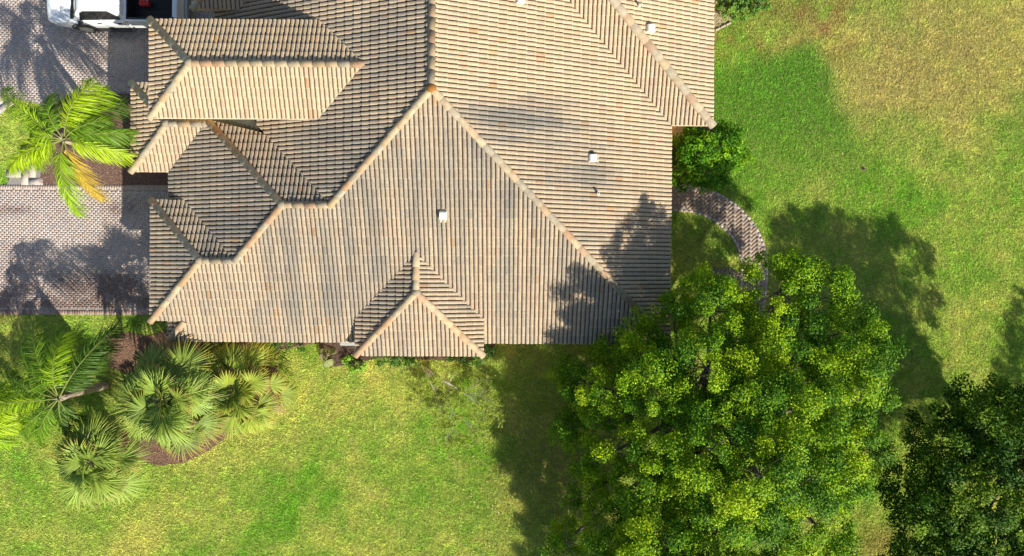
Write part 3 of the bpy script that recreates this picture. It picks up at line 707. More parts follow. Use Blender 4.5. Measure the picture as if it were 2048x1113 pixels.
def tree(name, label, cat_, base, lobes_px, pal, seed, spacing=.62, crad=(.36, .62), per=230, lsize=.115, trunk_r=.26, fork=1.8, group=None, matn='leaf', tall=False):
    r = np.random.default_rng(seed); bx_, by_ = base
    root = thing(name, label, cat_, group, (bx_, by_, 0))
    lobes = []
    for (px, py, z, rr, rz) in lobes_px: 
        if tall: z += r.uniform(-.75, .55); rz *= r.uniform(1.2, 1.9)
        x, y = at(px, py, z); lobes.append(((x, y, z-rz*.4), rr, rz))
    cen = scatter_clumps(lobes, spacing, r); rad = r.uniform(*crad, len(cen)); nper = (per*(rad/np.mean(crad))**2).astype(int)
    leaf_mesh('crown', cen, rad, nper, lsize, pal, root, seed+1, matn=matn, flat_=.6, up=.75)
    mb = MB(); B = Vector((bx_, by_, 0)); top = Vector((bx_, by_, fork))
    mb.tube([B, B+Vector((.02, .03, fork*.5)), top], [trunk_r*1.35, trunk_r, trunk_r*.95], 12)
    keep(mb.build('trunk', M['bark'], smooth=True), root)
    mb = MB()
    for (c, rr, rz) in lobes:
        c = Vector(c); mid = top.lerp(c, .5)+Vector((r.uniform(-.3, .3), r.uniform(-.3, .3), .3))
        mb.tube([top-Vector((0, 0, .2)), top.lerp(mid, .5)+Vector((0, 0, .15)), mid, c], [trunk_r*.6, trunk_r*.42, trunk_r*.3, trunk_r*.17], 7)
        near = np.argsort(((cen-np.array(c))**2).sum(1))[:9]
        for k in near:
            p = Vector(cen[k]); m_ = c.lerp(p, .5)+Vector((0, 0, -.1+r.uniform(-.1, .1)))
            mb.tube([c, m_, p], [.024, .015, .006], 4, cap=False)
    keep(mb.build('limbs', M['bark']), root)
    return root
PAL1 = [(.018, .070, .004), (.055, .17, .005), (.17, .32, .005), (.30, .44, .006), (.40, .50, .008)]
PAL2 = [(.016, .055, .004), (.035, .10, .005), (.09, .18, .006), (.20, .30, .008)]  # darker leaf colours: shade over the lower right tree painted into them
tree('broadleaf_tree', 'big bright green tree with wide crown overlapping the southeast roof corner', 'tree', at(1370, 800),
     [(1570, 585, 5.0, 1.35, .8), (1640, 600, 4.7, 1.1, .7), (1705, 660, 4.6, .9, .6), (1520, 640, 4.3, .9, .6), (1430, 625, 4.6, 1.15, .8), (1350, 620, 3.9, .7, .5), (1285, 690, 3.9, .9, .6), (1235, 715, 3.4, .7, .5), (1215, 800, 3.9, .95, .7), (1320, 770, 5.3, 1.1, .8),
      (1420, 740, 5.5, 1.2, .8), (1515, 700, 5.1, 1.1, .8), (1500, 810, 6.5, 1.2, .8), (1610, 740, 5.3, 1.2, .8), (1715, 735, 4.9, 1.2, .8), (1600, 860, 6.6, 1.3, .9), (1700, 850, 4.8, 1.0, .7), (1430, 900, 6.8, 1.25, .8), (1530, 960, 7.0, 1.3, .9), (1640, 960, 6.0, 1.3, .9), (1705, 950, 4.5, .9, .7), (1330, 880, 5.6, 1.2, .8),
      (1230, 910, 3.7, .9, .6), (1175, 990, 3.0, .8, .5), (1320, 990, 5.4, 1.2, .8), (1430, 1030, 6.2, 1.2, .8), (1540, 1090, 6.3, 1.3, .9), (1645, 1060, 5.0, 1.2, .8), (1230, 1070, 3.6, .95, .6), (1335, 1110, 6.4, 1.25, .8), (1430, 1170, 6.8, 1.4, .9), (1600, 1200, 5.4, 1.6, 1.0), (1480, 1290, 6.0, 1.8, 1.0), (1385, 1240, 5.0, 1.5, 1.0), (1460, 1370, 5.6, 1.6, 1.0), (1235, 1180, 3.2, .9, .7), (1440, 1450, 5.4, 1.6, 1.0), (1400, 1560, 5.0, 1.5, .9), (1330, 1330, 4.8, 1.5, .8), (1360, 1480, 4.8, 1.6, .8), (1378, 1620, 5.0, 1.6, .8), (1290, 1180, 4.4, 1.1, .7), (1410, 870, 4.4, 1.5, .5), (1520, 980, 4.6, 1.6, .5), (1340, 1050, 3.8, 1.4, .5), (1560, 760, 3.9, 1.5, .5), (1735, 800, 4.2, .75, .6), (1730, 890, 3.8, .7, .5), (1150, 760, 2.6, .6, .5), (1150, 860, 2.6, .7, .5), (1130, 1090, 2.4, .6, .5)],
     PAL1, 11, tall=True, spacing=.58, crad=(.30, .62), per=640, lsize=.074, trunk_r=.28)
tree('broadleaf_tree', 'dark green shaded tree at the lower right edge', 'tree', at(1960, 880),
     [(1900, 900, 3.8, 1.3, 1.0), (1990, 860, 4.5, 1.4, 1.1), (2060, 900, 5.2, 1.9, 1.4), (1850, 980, 3.2, 1.2, .9), (1960, 1000, 4.9, 1.7, 1.3), (2110, 1010, 5.2, 2.0, 1.5), (1890, 1080, 3.8, 1.4, 1.0), (2010, 1120, 4.8, 1.8, 1.3), (2150, 860, 4.6, 1.6, 1.2), (1840, 1180, 3.2, 1.2, .9), (1960, 1230, 4.4, 1.8, 1.2), (2180, 1130, 5, 2, 1.4)],
     PAL2, 23, spacing=.50, crad=(.32, .60), per=330, lsize=.095)
tree('broadleaf_tree', 'tree beyond the right edge that shades the lawn margin', 'tree', at(2300, 950),
     [(2560, 1180, 5.0, 1.5, 1.0), (2610, 1070, 5.2, 1.6, 1.0), (2700, 1180, 5.5, 1.8, 1.2)], PAL2, 27, spacing=.6, crad=(.3, .5), per=120, lsize=.13)
tree('leafy_shrub', 'bright green bush below the northeast eave beside the brick path', 'bush', at(1405, 330),
     [(1400, 300, 1.9, .75, .7), (1450, 285, 1.6, .7, .55), (1420, 345, 1.5, .65, .5), (1372, 345, 1.3, .5, .6), (1475, 310, 1.0, .45, .5), (1370, 295, 1.4, .4, .5)],
     [(.02, .08, .005), (.06, .19, .006), (.13, .30, .008), (.27, .45, .012)], 31, spacing=.28, crad=(.2, .36), per=170, lsize=.085, trunk_r=.06, fork=.5)
tree('leafy_shrub', 'low green bush at the top edge beside gravel', 'bush', at(1480, 12),
     [(1455, 8, .5, .35, .35), (1490, 18, .5, .4, .35), (1520, 2, .5, .4, .3), (1470, -20, .6, .5, .4)],
     [(.05, .13, .02), (.12, .24, .03), (.22, .33, .05)], 33, spacing=.22, crad=(.13, .24), per=70, lsize=.10, trunk_r=.03, fork=.15)
def hedge(name, label, pts, h, rr, seed, pal, group=None, ls=.075, per=60):
    x, y = at(*pts[len(pts)//2]); return tree(name, label, 'bush', (x, y), [(a, b, h, rr, rr*.9) for a, b in pts], pal, seed, spacing=.2, crad=(.12, .2), per=per, lsize=ls, trunk_r=.02, fork=h*.3, group=group)
GP = [(.03, .09, .015), (.06, .15, .02), (.12, .23, .03)]
GB = [(.08, .22, .02), (.18, .38, .03), (.32, .50, .05)]
hedge('low_shrub', 'dark leafy shrub under the west half of the small gable hip', [(760, 716), (790, 718), (820, 716)], .35, .28, 41, GP, 'shrubs along the south wall')
hedge('low_shrub', 'dark green shrub at the east corner of the small hip bay', [(905, 710), (930, 714), (955, 712), (972, 700)], .4, .28, 42, GP, 'shrubs along the south wall')
hedge('low_shrub', 'bright lime green plant in front of the air conditioner', [(700, 722), (722, 730), (712, 738)], .25, .2, 43, GB, 'shrubs along the south wall', ls=.11, per=40)
hedge('low_shrub', 'green shrub tight against the south eave right of the fan palms', [(552, 686), (580, 688), (605, 689)], .35, .24, 44, GP, 'shrubs along the south wall')
hedge('low_shrub', 'yellow green shrub under the eave between fan palm crowns', [(415, 700), (445, 688)], .35, .25, 45, [(.10, .16, .02), (.22, .3, .03), (.35, .4, .05)], 'shrubs along the south wall')
hedge('low_shrub', 'dark green undergrowth below the tallest fan palm', [(270, 770), (300, 740), (330, 760), (380, 745), (300, 810), (360, 830)], .35, .45, 46, GP, 'undergrowth below the fan palms', ls=.10, per=50)
hedge('low_shrub', 'green undergrowth between the two fan palms beside the mulch', [(400, 800), (430, 740), (420, 850), (450, 820), (510, 800)], .35, .4, 47, GP, 'undergrowth below the fan palms', ls=.10, per=50)
# ------------------------------------------------------------------ palms
def frond_pinnate(root, head, tip, arch, seed, col, ll=.50, nl=46, sweep=.0, name='frond', brown=0.0):
    r = np.random.default_rng(seed); P0 = np.array(head, float); P2 = np.array(tip, float); P1 = (P0+P2)/2+np.array([0, 0, arch]); P1[:2] = P0[:2]*.45+P2[:2]*.55
    V, Fq, Cc_ = [], [], []
    def bz(t): return (1-t)**2*P0+2*t*(1-t)*P1+t*t*P2
    def dz(t): d = 2*(1-t)*(P1-P0)+2*t*(P2-P1); return d/np.linalg.norm(d)
    N = 14
    for k in range(N):                                   # rachis, a flat-topped strip with thickness
        t = k/(N-1); p = bz(t); d = dz(t); s_ = np.cross(d, [0, 0, 1]); s_ /= np.linalg.norm(s_)+1e-9; w_ = .028*(1-t)+.006; u_ = np.cross(s_, d)
        for a, b in ((-w_, 0), (0, w_*.7), (w_, 0), (0, -w_*.7)): V.append(p+s_*a+u_*b); Cc_.append((.22, .26, .06))
        if k:
            o = (k-1)*4
            for m in range(4): Fq.append((o+m, o+(m+1) % 4, o+4+(m+1) % 4, o+4+m))
    col = np.array(col)
    for k in range(nl):
        t = .16+.84*(k+.5)/nl; p = bz(t); d = dz(t); s_ = np.cross(d, [0, 0, 1]); s_ /= np.linalg.norm(s_)+1e-9; u_ = np.cross(s_, d)
        ln = ll*(.55+.9*math.sin(math.pi*min(1, t*.95+.06))**.7*.6)*(1 if t < .93 else .75)
        for sd in (-1, 1):
            L = ln*r.uniform(.8, 1.2); fw = .75+.6*t+r.uniform(-.25, .25); rise = r.uniform(-.5, .9)
            dr = s_*sd+d*fw+u_*rise; dr /= np.linalg.norm(dr); dr = dr+np.array([r.uniform(-.1, .1), -sweep, 0])*.6; dr /= np.linalg.norm(dr)
            wv = np.cross(dr, u_); wv /= np.linalg.norm(wv)+1e-9; wv = wv*.8+u_*r.uniform(-.5, .5); wv /= np.linalg.norm(wv)
            g = r.uniform(.5, 1.3)*L; o = len(V); c = col*r.uniform(.7, 1.3)
            if r.random() < brown: c = np.array([.45, .32, .05])
            for q_, wd in ((0, .007), (.35, .0135), (.7, .011), (1, .002)):
                pp = p+dr*L*q_+np.array([0, -.0, -g*q_**2*.9])
                V.append(pp-wv*wd); V.append(pp+wv*wd); Cc_.append(c); Cc_.append(c)
            for m in range(3): Fq.append((o+2*m, o+2*m+1, o+2*m+3, o+2*m+2))
    o = mesh(name, np.array(V), np.array(Fq), M['frond'], col=np.array(Cc_)); keep(o, root); return o
def palm_trunk(root, base, head, r0=.17, r1=.11):
    mb = MB(); B = Vector((*base, 0)); T = Vector(head); n = 15; pts, rd = [], []
    for k in range(n):
        t = k/(n-1); pts.append(B.lerp(T, t)+Vector((.06*math.sin(t*3), .05*math.sin(t*2.2), 0))*(t*(1-t)*2)); rd.append((r0+(r1-r0)*t)*(1.09 if k % 2 else .97))
    mb.tube(pts, rd, 12); keep(mb.build('trunk', M['palmbark'], smooth=True), root)
    mb = MB(); r = np.random.default_rng(int(abs(head[0])*100))
    for k in range(14):                                  # old leaf bases and crownshaft
        a = r.uniform(0, 6.28); L = r.uniform(.15, .34); z0 = r.uniform(-.25, .05)
        d = Vector((math.cos(a), math.sin(a), r.uniform(.2, 1.2))).normalized(); p = T+Vector((0, 0, z0))
        mb.tube([p, p+d*L*.6, p+d*L+Vector((0, 0, -.04))], [.035, .028, .008], 5)
    keep(mb.build('leaf_bases', M['palmbark']), root)
def feather_palm(label, hpx, hz, tips, seed, tr=(.17, .11)):
    h = at(*hpx, hz); head = (h[0], h[1], hz); root = thing('feather_palm', label, 'palm tree', None, (h[0], h[1], 0))
    palm_trunk(root, h, head, *tr)
    for i, (px, py, tz, arch, col, *ex) in enumerate(tips):
        t = at(px, py, tz); br = ex[0] if ex else 0.0
        L = math.hypot(t[0]-h[0], t[1]-h[1])
        frond_pinnate(root, head, (t[0], t[1], tz), arch, seed+i, col, ll=.40+.07*L, nl=int(44+30*L), sweep=.55, brown=br)
    return root
G1 = (.26, .42, .012); G2 = (.37, .52, .012); G3 = (.14, .27, .012); G4 = (.36, .44, .02); G5 = (.07, .15, .012)
feather_palm('bright yellow green feather palm between the two brick driveways', (128, 280), 3.7,
    [(215, 180, 3.5, .8, G1), (188, 162, 3.9, .9, G2), (258, 312, 3.1, .9, G2), (262, 268, 3.2, .9, G3), (250, 205, 3.0, .8, G5), (158, 428, 2.6, 1.1, G1), (205, 398, 2.0, .9, (.50, .36, .03), .5),
     (18, 340, 3.0, .9, G2), (40, 300, 3.0, .9, G2), (6, 178, 3.0, 1.1, G1), (60, 222, 3.3, .8, G3), (100, 190, 3.6, .9, G3), (60, 270, 3.4, .8, G1), (215, 240, 3.6, .8, G3), (70, 330, 2.8, .7, G1)], 100)
feather_palm('dark feather palm with leaning shadow left of the fan palms', (118, 797), 2.9,
    [(68, 640, 2.3, .9, G3), (128, 668, 2.8, 1.0, G1), (232, 655, 2.4, .9, G5), (215, 690, 2.2, .9, G5), (40, 690, 2.2, .8, G3), (20, 750, 2.0, .8, G3), (-30, 805, 2.0, .8, G1),
     (80, 890, 1.9, .8, G3), (45, 870, 1.9, .7, G3), (150, 880, 1.8, .6, G5), (160, 840, 2.2, .4, G5)], 140, (.16, .12))
feather_palm('lime green feather palm cut off by the left picture edge', (-45, 850), 2.0,
    [(62, 800, 1.5, .6, G2), (50, 850, 1.3, .6, G2), (20, 890, 1.2, .5, G1), (10, 770, 1.5, .6, G1), (-110, 800, 1.3, .6, G1), (-100, 900, 1.2, .6, G1), (-40, 930, 1.1, .5, G1), (-60, 760, 1.4, .6, G1)], 170, (.12, .09))
def fan_leaf(root, head, az, el, pet, R, seed, col, tipc=None):
    r = np.random.default_rng(seed); P0 = np.array(head, float)
    hd = np.array([math.cos(az), math.sin(az), 0.0]); d = hd*math.cos(el)+np.array([0, 0, math.sin(el)])
    J = P0+d*pet+np.array([0, 0, -.10*pet*pet]); V, Fq, Cc_ = [], [], []
    # petiole
    s_ = np.cross(d, [0, 0, 1]); s_ /= np.linalg.norm(s_)+1e-9; u_ = np.cross(s_, d)
    for k, t in enumerate((0, .5, 1)):
        p = P0+(J-P0)*t+np.array([0, 0, .06*math.sin(t*3.14)]); w_ = .022-.010*t
        for a, b in ((-w_, 0), (0, w_), (w_, 0), (0, -w_)): V.append(p+s_*a+u_*b); Cc_.append((.30, .36, .12))
        if k:
            o = (k-1)*4
            for m in range(4): Fq.append((o+m, o+(m+1) % 4, o+4+(m+1) % 4, o+4+m))
    dd = d+np.array([0, 0, -.35]); dd /= np.linalg.norm(dd); s_ = np.cross(dd, [0, 0, 1]); s_ /= np.linalg.norm(s_); u_ = np.cross(s_, dd)
    n = 30; spread = math.radians(r.uniform(70, 105)); tw = r.uniform(-.5, .5); s_, u_ = s_*math.cos(tw)+u_*math.sin(tw), u_*math.cos(tw)-s_*math.sin(tw); col = np.array(col)*r.uniform(.85, 1.15); tipc = np.array(tipc) if tipc is not None else col*1.15
    for k in range(n):
        a = -spread+2*spread*k/(n-1)+r.uniform(-.02, .02); L = R*(1-.28*(abs(a)/spread)**2)*r.uniform(.9, 1.08)
        sg = dd*math.cos(a)+s_*math.sin(a); wv = -dd*math.sin(a)+s_*math.cos(a)
        droop = r.uniform(.10, .55)*L; cup = .25*abs(math.sin(a))
        c = col*r.uniform(.72, 1.25); o = len(V)
        for q_, wd in ((.03, .006), (.35, .026), (.62, .024), (.82, .013), (1, .002)):
            p = J+sg*L*q_+u_*(cup*L*q_)+np.array([0, 0, -droop*q_**2.4]); cc_ = c if q_ < .8 else c*.4+tipc*.6
            # each segment is folded along its midrib
            V.append(p-wv*wd-u_*wd*.7); V.append(p+u_*wd*.35); V.append(p+wv*wd-u_*wd*.7); Cc_ += [cc_]*3
        for m in range(4):
            Fq.append((o+3*m, o+3*m+1, o+3*m+4, o+3*m+3)); Fq.append((o+3*m+1, o+3*m+2, o+3*m+5, o+3*m+4))
    o = mesh('fan_leaf', np.array(V), np.array(Fq), M['frond'], col=np.array(Cc_)); keep(o, root); return o
def fan_palm(label, bpx, hpx, hz, n, R, pet, seed, tr=(.17, .14), tips=.15, col=(.20, .30, .09)):
    r = np.random.default_rng(seed); h = at(*hpx, hz); b = at(*bpx, 0); head = (h[0], h[1], hz)
    root = thing('fan_palm', label, 'palm tree', None, (b[0], b[1], 0)); palm_trunk(root, b, head, *tr)
    for k in range(n):
        t = (k+.5)/n; az = k*2.39996+r.uniform(-.45, .45); el = math.radians(70-92*t**.8+r.uniform(-16, 16))
        c = np.array(col)*r.uniform(.7, 1.2)+np.array([.07, .06, 0])*r.random()
        tc = (.45, .34, .06) if r.random() < tips+.2*t else None
        if t > .8 and r.random() < .35: c = np.array([.30, .20, .09])
        fan_leaf(root, head, az, el, pet*r.uniform(.7, 1.3)*(.5+.7*t), R*r.uniform(.75, 1.15), seed*50+k, c, tc)
    return root
fan_palm('large grey green fan palm, middle and tallest of the three', (400, 768), (332, 800), 3.5, 42, .98, 1.12, 5, col=(.22, .33, .06))
fan_palm('fan palm with golden leaf tips nearest the south eave', (500, 762), (466, 782), 2.1, 40, .86, 1.25, 6, tips=.45, col=(.27, .36, .05))
fan_palm('fan palm with brown trunk standing apart on the lawn, lower left', (247, 884), (182, 922), 2.3, 32, .97, .95, 7, tips=.1, col=(.24, .35, .06))
fan_palm('small pale fan palm seedling in the dark bed by the air conditioner', (652, 714), (650, 712), .3, 4, .28, .2, 8, (.03, .02), 0, (.30, .36, .14))
# ------------------------------------------------------------------ bare twiggy shrub on the lawn
def twig_bush():
    r = np.random.default_rng(3); bx_, by_ = at(850, 735); root = thing('twiggy_shrub', 'sparse grey twiggy shrub with few yellow green leaves on the lawn', 'bush', None, (bx_, by_, 0)); mb = MB(); ends = []
    def br(p, d, L, rad, dep):
        q = p+d*L; m = p.lerp(q, .5)+Vector((r.uniform(-.05, .05), r.uniform(-.05, .05), r.uniform(-.03, .05)))*L
        mb.tube([p, m, q], [rad, rad*.8, rad*.6], 5, cap=False)
        if dep <= 2: ends.append(np.array(q)); ends.append(np.array(m))
        if dep == 0: return
        for _ in range(3 if dep > 1 else 4):
            e = Vector((d.x+r.uniform(-.8, .8), d.y+r.uniform(-.8, .8), d.z*.7+r.uniform(-.25, .45))).normalized()
            br(p.lerp(q, r.uniform(.45, 1)), e, L*r.uniform(.55, .8), rad*.55, dep-1)
    B = Vector((bx_, by_, 0))
    for t in ((905, 775, 1.5), (950, 800, 1.5), (890, 830, 1.4), (930, 860, 1.2), (870, 770, 1.5), (965, 812, 1.1)):
        T = Vector((*at(*t), t[2])); d = T-B
        mb.tube([B, B.lerp(T, .3)+Vector((0, 0, .25)), B.lerp(T, .55)], [.026, .02, .014], 6)
        br(B.lerp(T, .55), d.normalized(), d.length*.33, .015, 5)
    keep(mb.build('branches', M['twig']), root); cen = np.array(ends); sel = r.random(len(cen)) < .35; cen = cen[sel]
    leaf_mesh('leaves', cen, np.full(len(cen), .10), np.full(len(cen), 7), .05, [(.14, .20, .02), (.26, .34, .03), (.36, .42, .05)], root, 9)
twig_bush()
# ------------------------------------------------------------------ air conditioner, edging, stones, sprinkler
ax0, ay0 = at(678, 692, .85); ax1, _ = at(722, 692, .85); acx = (ax0+ax1)/2; aw = (ax1-ax0)/2; ay1 = ay0+2*aw; acy = (ay0+ay1)/2
ac = thing('air_conditioner', 'grey air conditioner unit with round fan beside the south wall', 'air conditioner', None, (acx, acy, 0))
mb = MB(); mb.box(ax0-.08, ax1+.08, ay0-.08, ay1+.08, 0.0, .07); keep(mb.build('pad', M['stone']), ac)
mb = MB(); mb.box(ax0, ax1, ay0, ay1, .07, .80); keep(mb.build('casing', M['acgrey'], bevel=.04), ac)
mb = MB()
for k in range(14): mb.box(ax0+.05, ax1-.05, ay0-.006, ay0+.001, .14+k*.045, .155+k*.045)
keep(mb.build('louvres', M['dark']), ac)
mb = MB(); N = 32; ro, ri = aw*.78, aw*.70
v = [(acx+r_*math.cos(2*math.pi*k/N), acy+r_*math.sin(2*math.pi*k/N), z) for r_, z in ((ro, .80), (ro, .84), (ri, .84), (ri, .80)) for k in range(N)]
mb.add(v, [(a*N+k, a*N+(k+1) % N, (a+1)*N+(k+1) % N, (a+1)*N+k) for a in range(3) for k in range(N)]); keep(mb.build('fan_ring', M['acgrey']), ac)
mb = MB(); mb.add([(acx+ri*math.cos(2*math.pi*k/N), acy+ri*math.sin(2*math.pi*k/N), .805) for k in range(N)], [tuple(range(N))])
keep(mb.build('fan_well', M['dark']), ac)
mb = MB()
for k in range(20):
    a = math.pi*k/20; mb.tube([(acx-ri*math.cos(a), acy-ri*math.sin(a), .832), (acx+ri*math.cos(a), acy+ri*math.sin(a), .832)], [.004, .004], 4)
mb.tube([(acx, acy, .81), (acx, acy, .84)], [.07, .06], 12); keep(mb.build('fan_guard', M['acgrey']), ac)
e0 = Vector((*at(1430, 62), 0)); e1 = Vector((*at(1462, 46), 0)); dd = (e1-e0).normalized(); sd = Vector((-dd.y, dd.x, 0))
eg = thing('edging_timber', 'grey weathered edging timbers beside gravel at the top', 'edging', None, tuple(e0))
for k in range(3):
    a = e0+dd*(e1-e0).length*k/3; b = e0+dd*((e1-e0).length*(k+1)/3-.03); mb = MB(); mb.tube([a+Vector((0, 0, .05)), b+Vector((0, 0, .06))], [.05, .048], 7); keep(mb.build('timber', M['wood']), eg)
def pebbles(poly, n, seed, label):
    r = np.random.default_rng(seed); P = np.array(poly); lo, hi = P.min(0), P.max(0); X = r.uniform(lo[0], hi[0], n); Y = r.uniform(lo[1], hi[1], n); ok = pip(poly, X, Y); mb = MB()
    for x, y in zip(X[ok], Y[ok]):
        s_ = r.uniform(.015, .04); a = r.uniform(0, 3); c = float(r.uniform(.6, 1.2)); cc_ = (.55*c, .46*c, .34*c) if r.random() < .8 else (.4*c, .3*c, .2*c)
        pts = [(x+s_*math.cos(a+k*1.2566)*r.uniform(.7, 1.1), y+s_*math.sin(a+k*1.2566)*r.uniform(.7, 1.1)) for k in range(5)]
        mb.add([(p[0], p[1], .004) for p in pts]+[(x+(p[0]-x)*.6, y+(p[1]-y)*.6, .004+s_*.9) for p in pts], [(5, 6, 7, 8, 9)]+[(k, (k+1) % 5, (k+1) % 5+5, k+5) for k in range(5)], cc_)
    tag(mb.build('gravel', M['mulch'], col=True), label, kind='stuff')
GRV = gp([(1400, -60), (1446, -60), (1452, 10), (1466, 38), (1430, 58), (1400, 60)])
flat('gravel_bed', GRV, .006, M['mulch'], (.34, .25, .17), .03, 'sandy ground under the pale gravel'); pebbles(GRV, 2600, 4, 'pale gravel strip by the east wall at the top')
sx, sy = at(1726, 338); sp_ = thing('sprinkler_head', 'small dark sprinkler head in a bare spot on the right lawn', 'sprinkler', None, (sx, sy, 0))
mb = MB(); mb.tube([(sx, sy, 0), (sx, sy, .05), (sx, sy, .055)], [.05, .05, .03], 10); keep(mb.build('cap', M['black']), sp_)
mb = MB(); mb.tube([(sx, sy, .0), (sx, sy, .012)], [.16, .10], 12); keep(mb.build('bare_soil', plain('bare_soil', (.22, .15, .08), .95, noise=.4, nscale=30)), sp_)
# fallen leaves on the lawn
r = np.random.default_rng(12); n = 420; X = r.uniform(*sorted((at(880, 0)[0], at(1240, 0)[0])), n); Y = r.uniform(at(0, 1110)[1], at(0, 720)[1], n); n2 = 260
X = np.concatenate([X, r.uniform(-20, 20, n2)]); Y = np.concatenate([Y, r.uniform(-11, 11, n2)]); hs = (X > X1) & (X < X2) & (Y > Ys); X, Y = X[~hs], Y[~hs]; n = len(X)
a = r.uniform(0, 6.28, n); t = np.stack([np.cos(a), np.sin(a), r.uniform(-.3, .3, n)], 1)*.045; b = np.stack([-np.sin(a), np.cos(a), r.uniform(-.3, .3, n)], 1)*.022; P = np.stack([X, Y, np.full(n, .075)], 1)
V = np.stack([P-t, P+b, P+t, P-b], 1).reshape(-1, 3); cl = np.array([(.45, .32, .13), (.35, .20, .09), (.55, .48, .22)])[r.integers(0, 3, n)]
tag(mesh('fallen_leaves', V, np.arange(n*4).reshape(-1, 4), M['leaf'], col=np.repeat(cl, 4, 0)), 'dry leaves strewn over the lawn', kind='stuff')
# ------------------------------------------------------------------ the pickup
TX0 = at(104, 20, .6)[0]; TX1 = at(368, 20, .8)[0]; TYs = at(200, 52, .75)[1]; TW = 1.98; TC = TYs+TW/2; TL = TX1-TX0
truck = thing('pickup_truck', 'white crew cab pickup with dark open bed on the upper driveway', 'pickup', None, (TX0+TL/2, TC, 0))
def tp(u, v, z): return (TX0+u*TL, TC+v*TW/2, z)
def loft(secs, mat, name, smooth=True, closed=True, bevel=0):
    """secs: list of (u, [(v, z) ...]) rings of equal length"""
    mb = MB(); n = len(secs[0][1]); vs = [tp(u, v, z) for u, ring in secs for v, z in ring]
    fs = [(k*n+m, k*n+(m+1) % n, (k+1)*n+(m+1) % n, (k+1)*n+m) for k in range(len(secs)-1) for m in range(n)]
    fs += [tuple(range(n))[::-1], tuple((len(secs)-1)*n+m for m in range(n))]
    mb.add(vs, fs); o = mb.build(name, mat, smooth=smooth, bevel=bevel); keep(o, truck)
    if smooth:
        md = o.modifiers.new('es', 'EDGE_SPLIT'); md.split_angle = math.radians(38)
    return o
def bodyring(w_, zb, zs, zt, crown=.04):
    return [(-w_*.96, zb), (-w_, zb+.12), (-w_*1.0, zs-.18), (-w_*.985, zs-.05), (-w_*.93, zs+.0), (-w_*.80, zt), (-w_*.3, zt+crown), (w_*.3, zt+crown), (w_*.80, zt), (w_*.93, zs), (w_*.985, zs-.05), (w_, zs-.18), (w_, zb+.12), (w_*.96, zb)]
loft([(0.0, bodyring(.62, .50, .78, .80)), (.006, bodyring(.80, .42, .90, .92)), (.02, bodyring(.90, .40, .98, 1.00)), (.05, bodyring(.955, .38, 1.03, 1.06)), (.12, bodyring(.985, .36, 1.07, 1.11)), (.20, bodyring(.99, .36, 1.09, 1.14)), (.285, bodyring(.99, .36, 1.10, 1.14, .02)), (.595, bodyring(.99, .36, 1.12, 1.12, .0))], M['carpaint'], 'body')
# cab
def cabring(w_, zb, zt): return [(-w_*1.06, zb), (-w_, zt-.10), (-w_*.95, zt-.03), (-w_*.8, zt), (w_*.8, zt), (w_*.95, zt-.03), (w_, zt-.10), (w_*1.06, zb)]
loft([(.222, cabring(.90, 1.10, 1.16)), (.26, cabring(.86, 1.10, 1.42)), (.325, cabring(.81, 1.10, 1.82)), (.36, cabring(.80, 1.10, 1.90)), (.45, cabring(.80, 1.10, 1.93)), (.54, cabring(.79, 1.10, 1.92)), (.585, cabring(.78, 1.10, 1.86)), (.603, cabring(.80, 1.10, 1.50)), (.612, cabring(.82, 1.10, 1.14))], M['carpaint'], 'cab')
def patch(name, pts, mat, off=(0, 0, .012)):
    mb = MB(); q_ = [Vector(tp(*p))+Vector(off) for p in pts]; lo = [p-Vector(off)*1.8 for p in q_]; n = len(q_)
    mb.add(q_+lo, [tuple(range(n)), tuple(range(n, 2*n))[::-1]]+[(k, k+n, (k+1) % n+n, (k+1) % n) for k in range(n)]); o = mb.build(name, mat); return keep(o, truck)
patch('windshield', [(.236, -.86, 1.22), (.236, .86, 1.22), (.322, .76, 1.80), (.322, -.76, 1.80)], M['wglass'], (-.02, 0, .035))
patch('cowl', [(.205, -.88, 1.135), (.205, .88, 1.135), (.238, .86, 1.20), (.238, -.86, 1.20)], M['black'], (-.005, 0, .03))
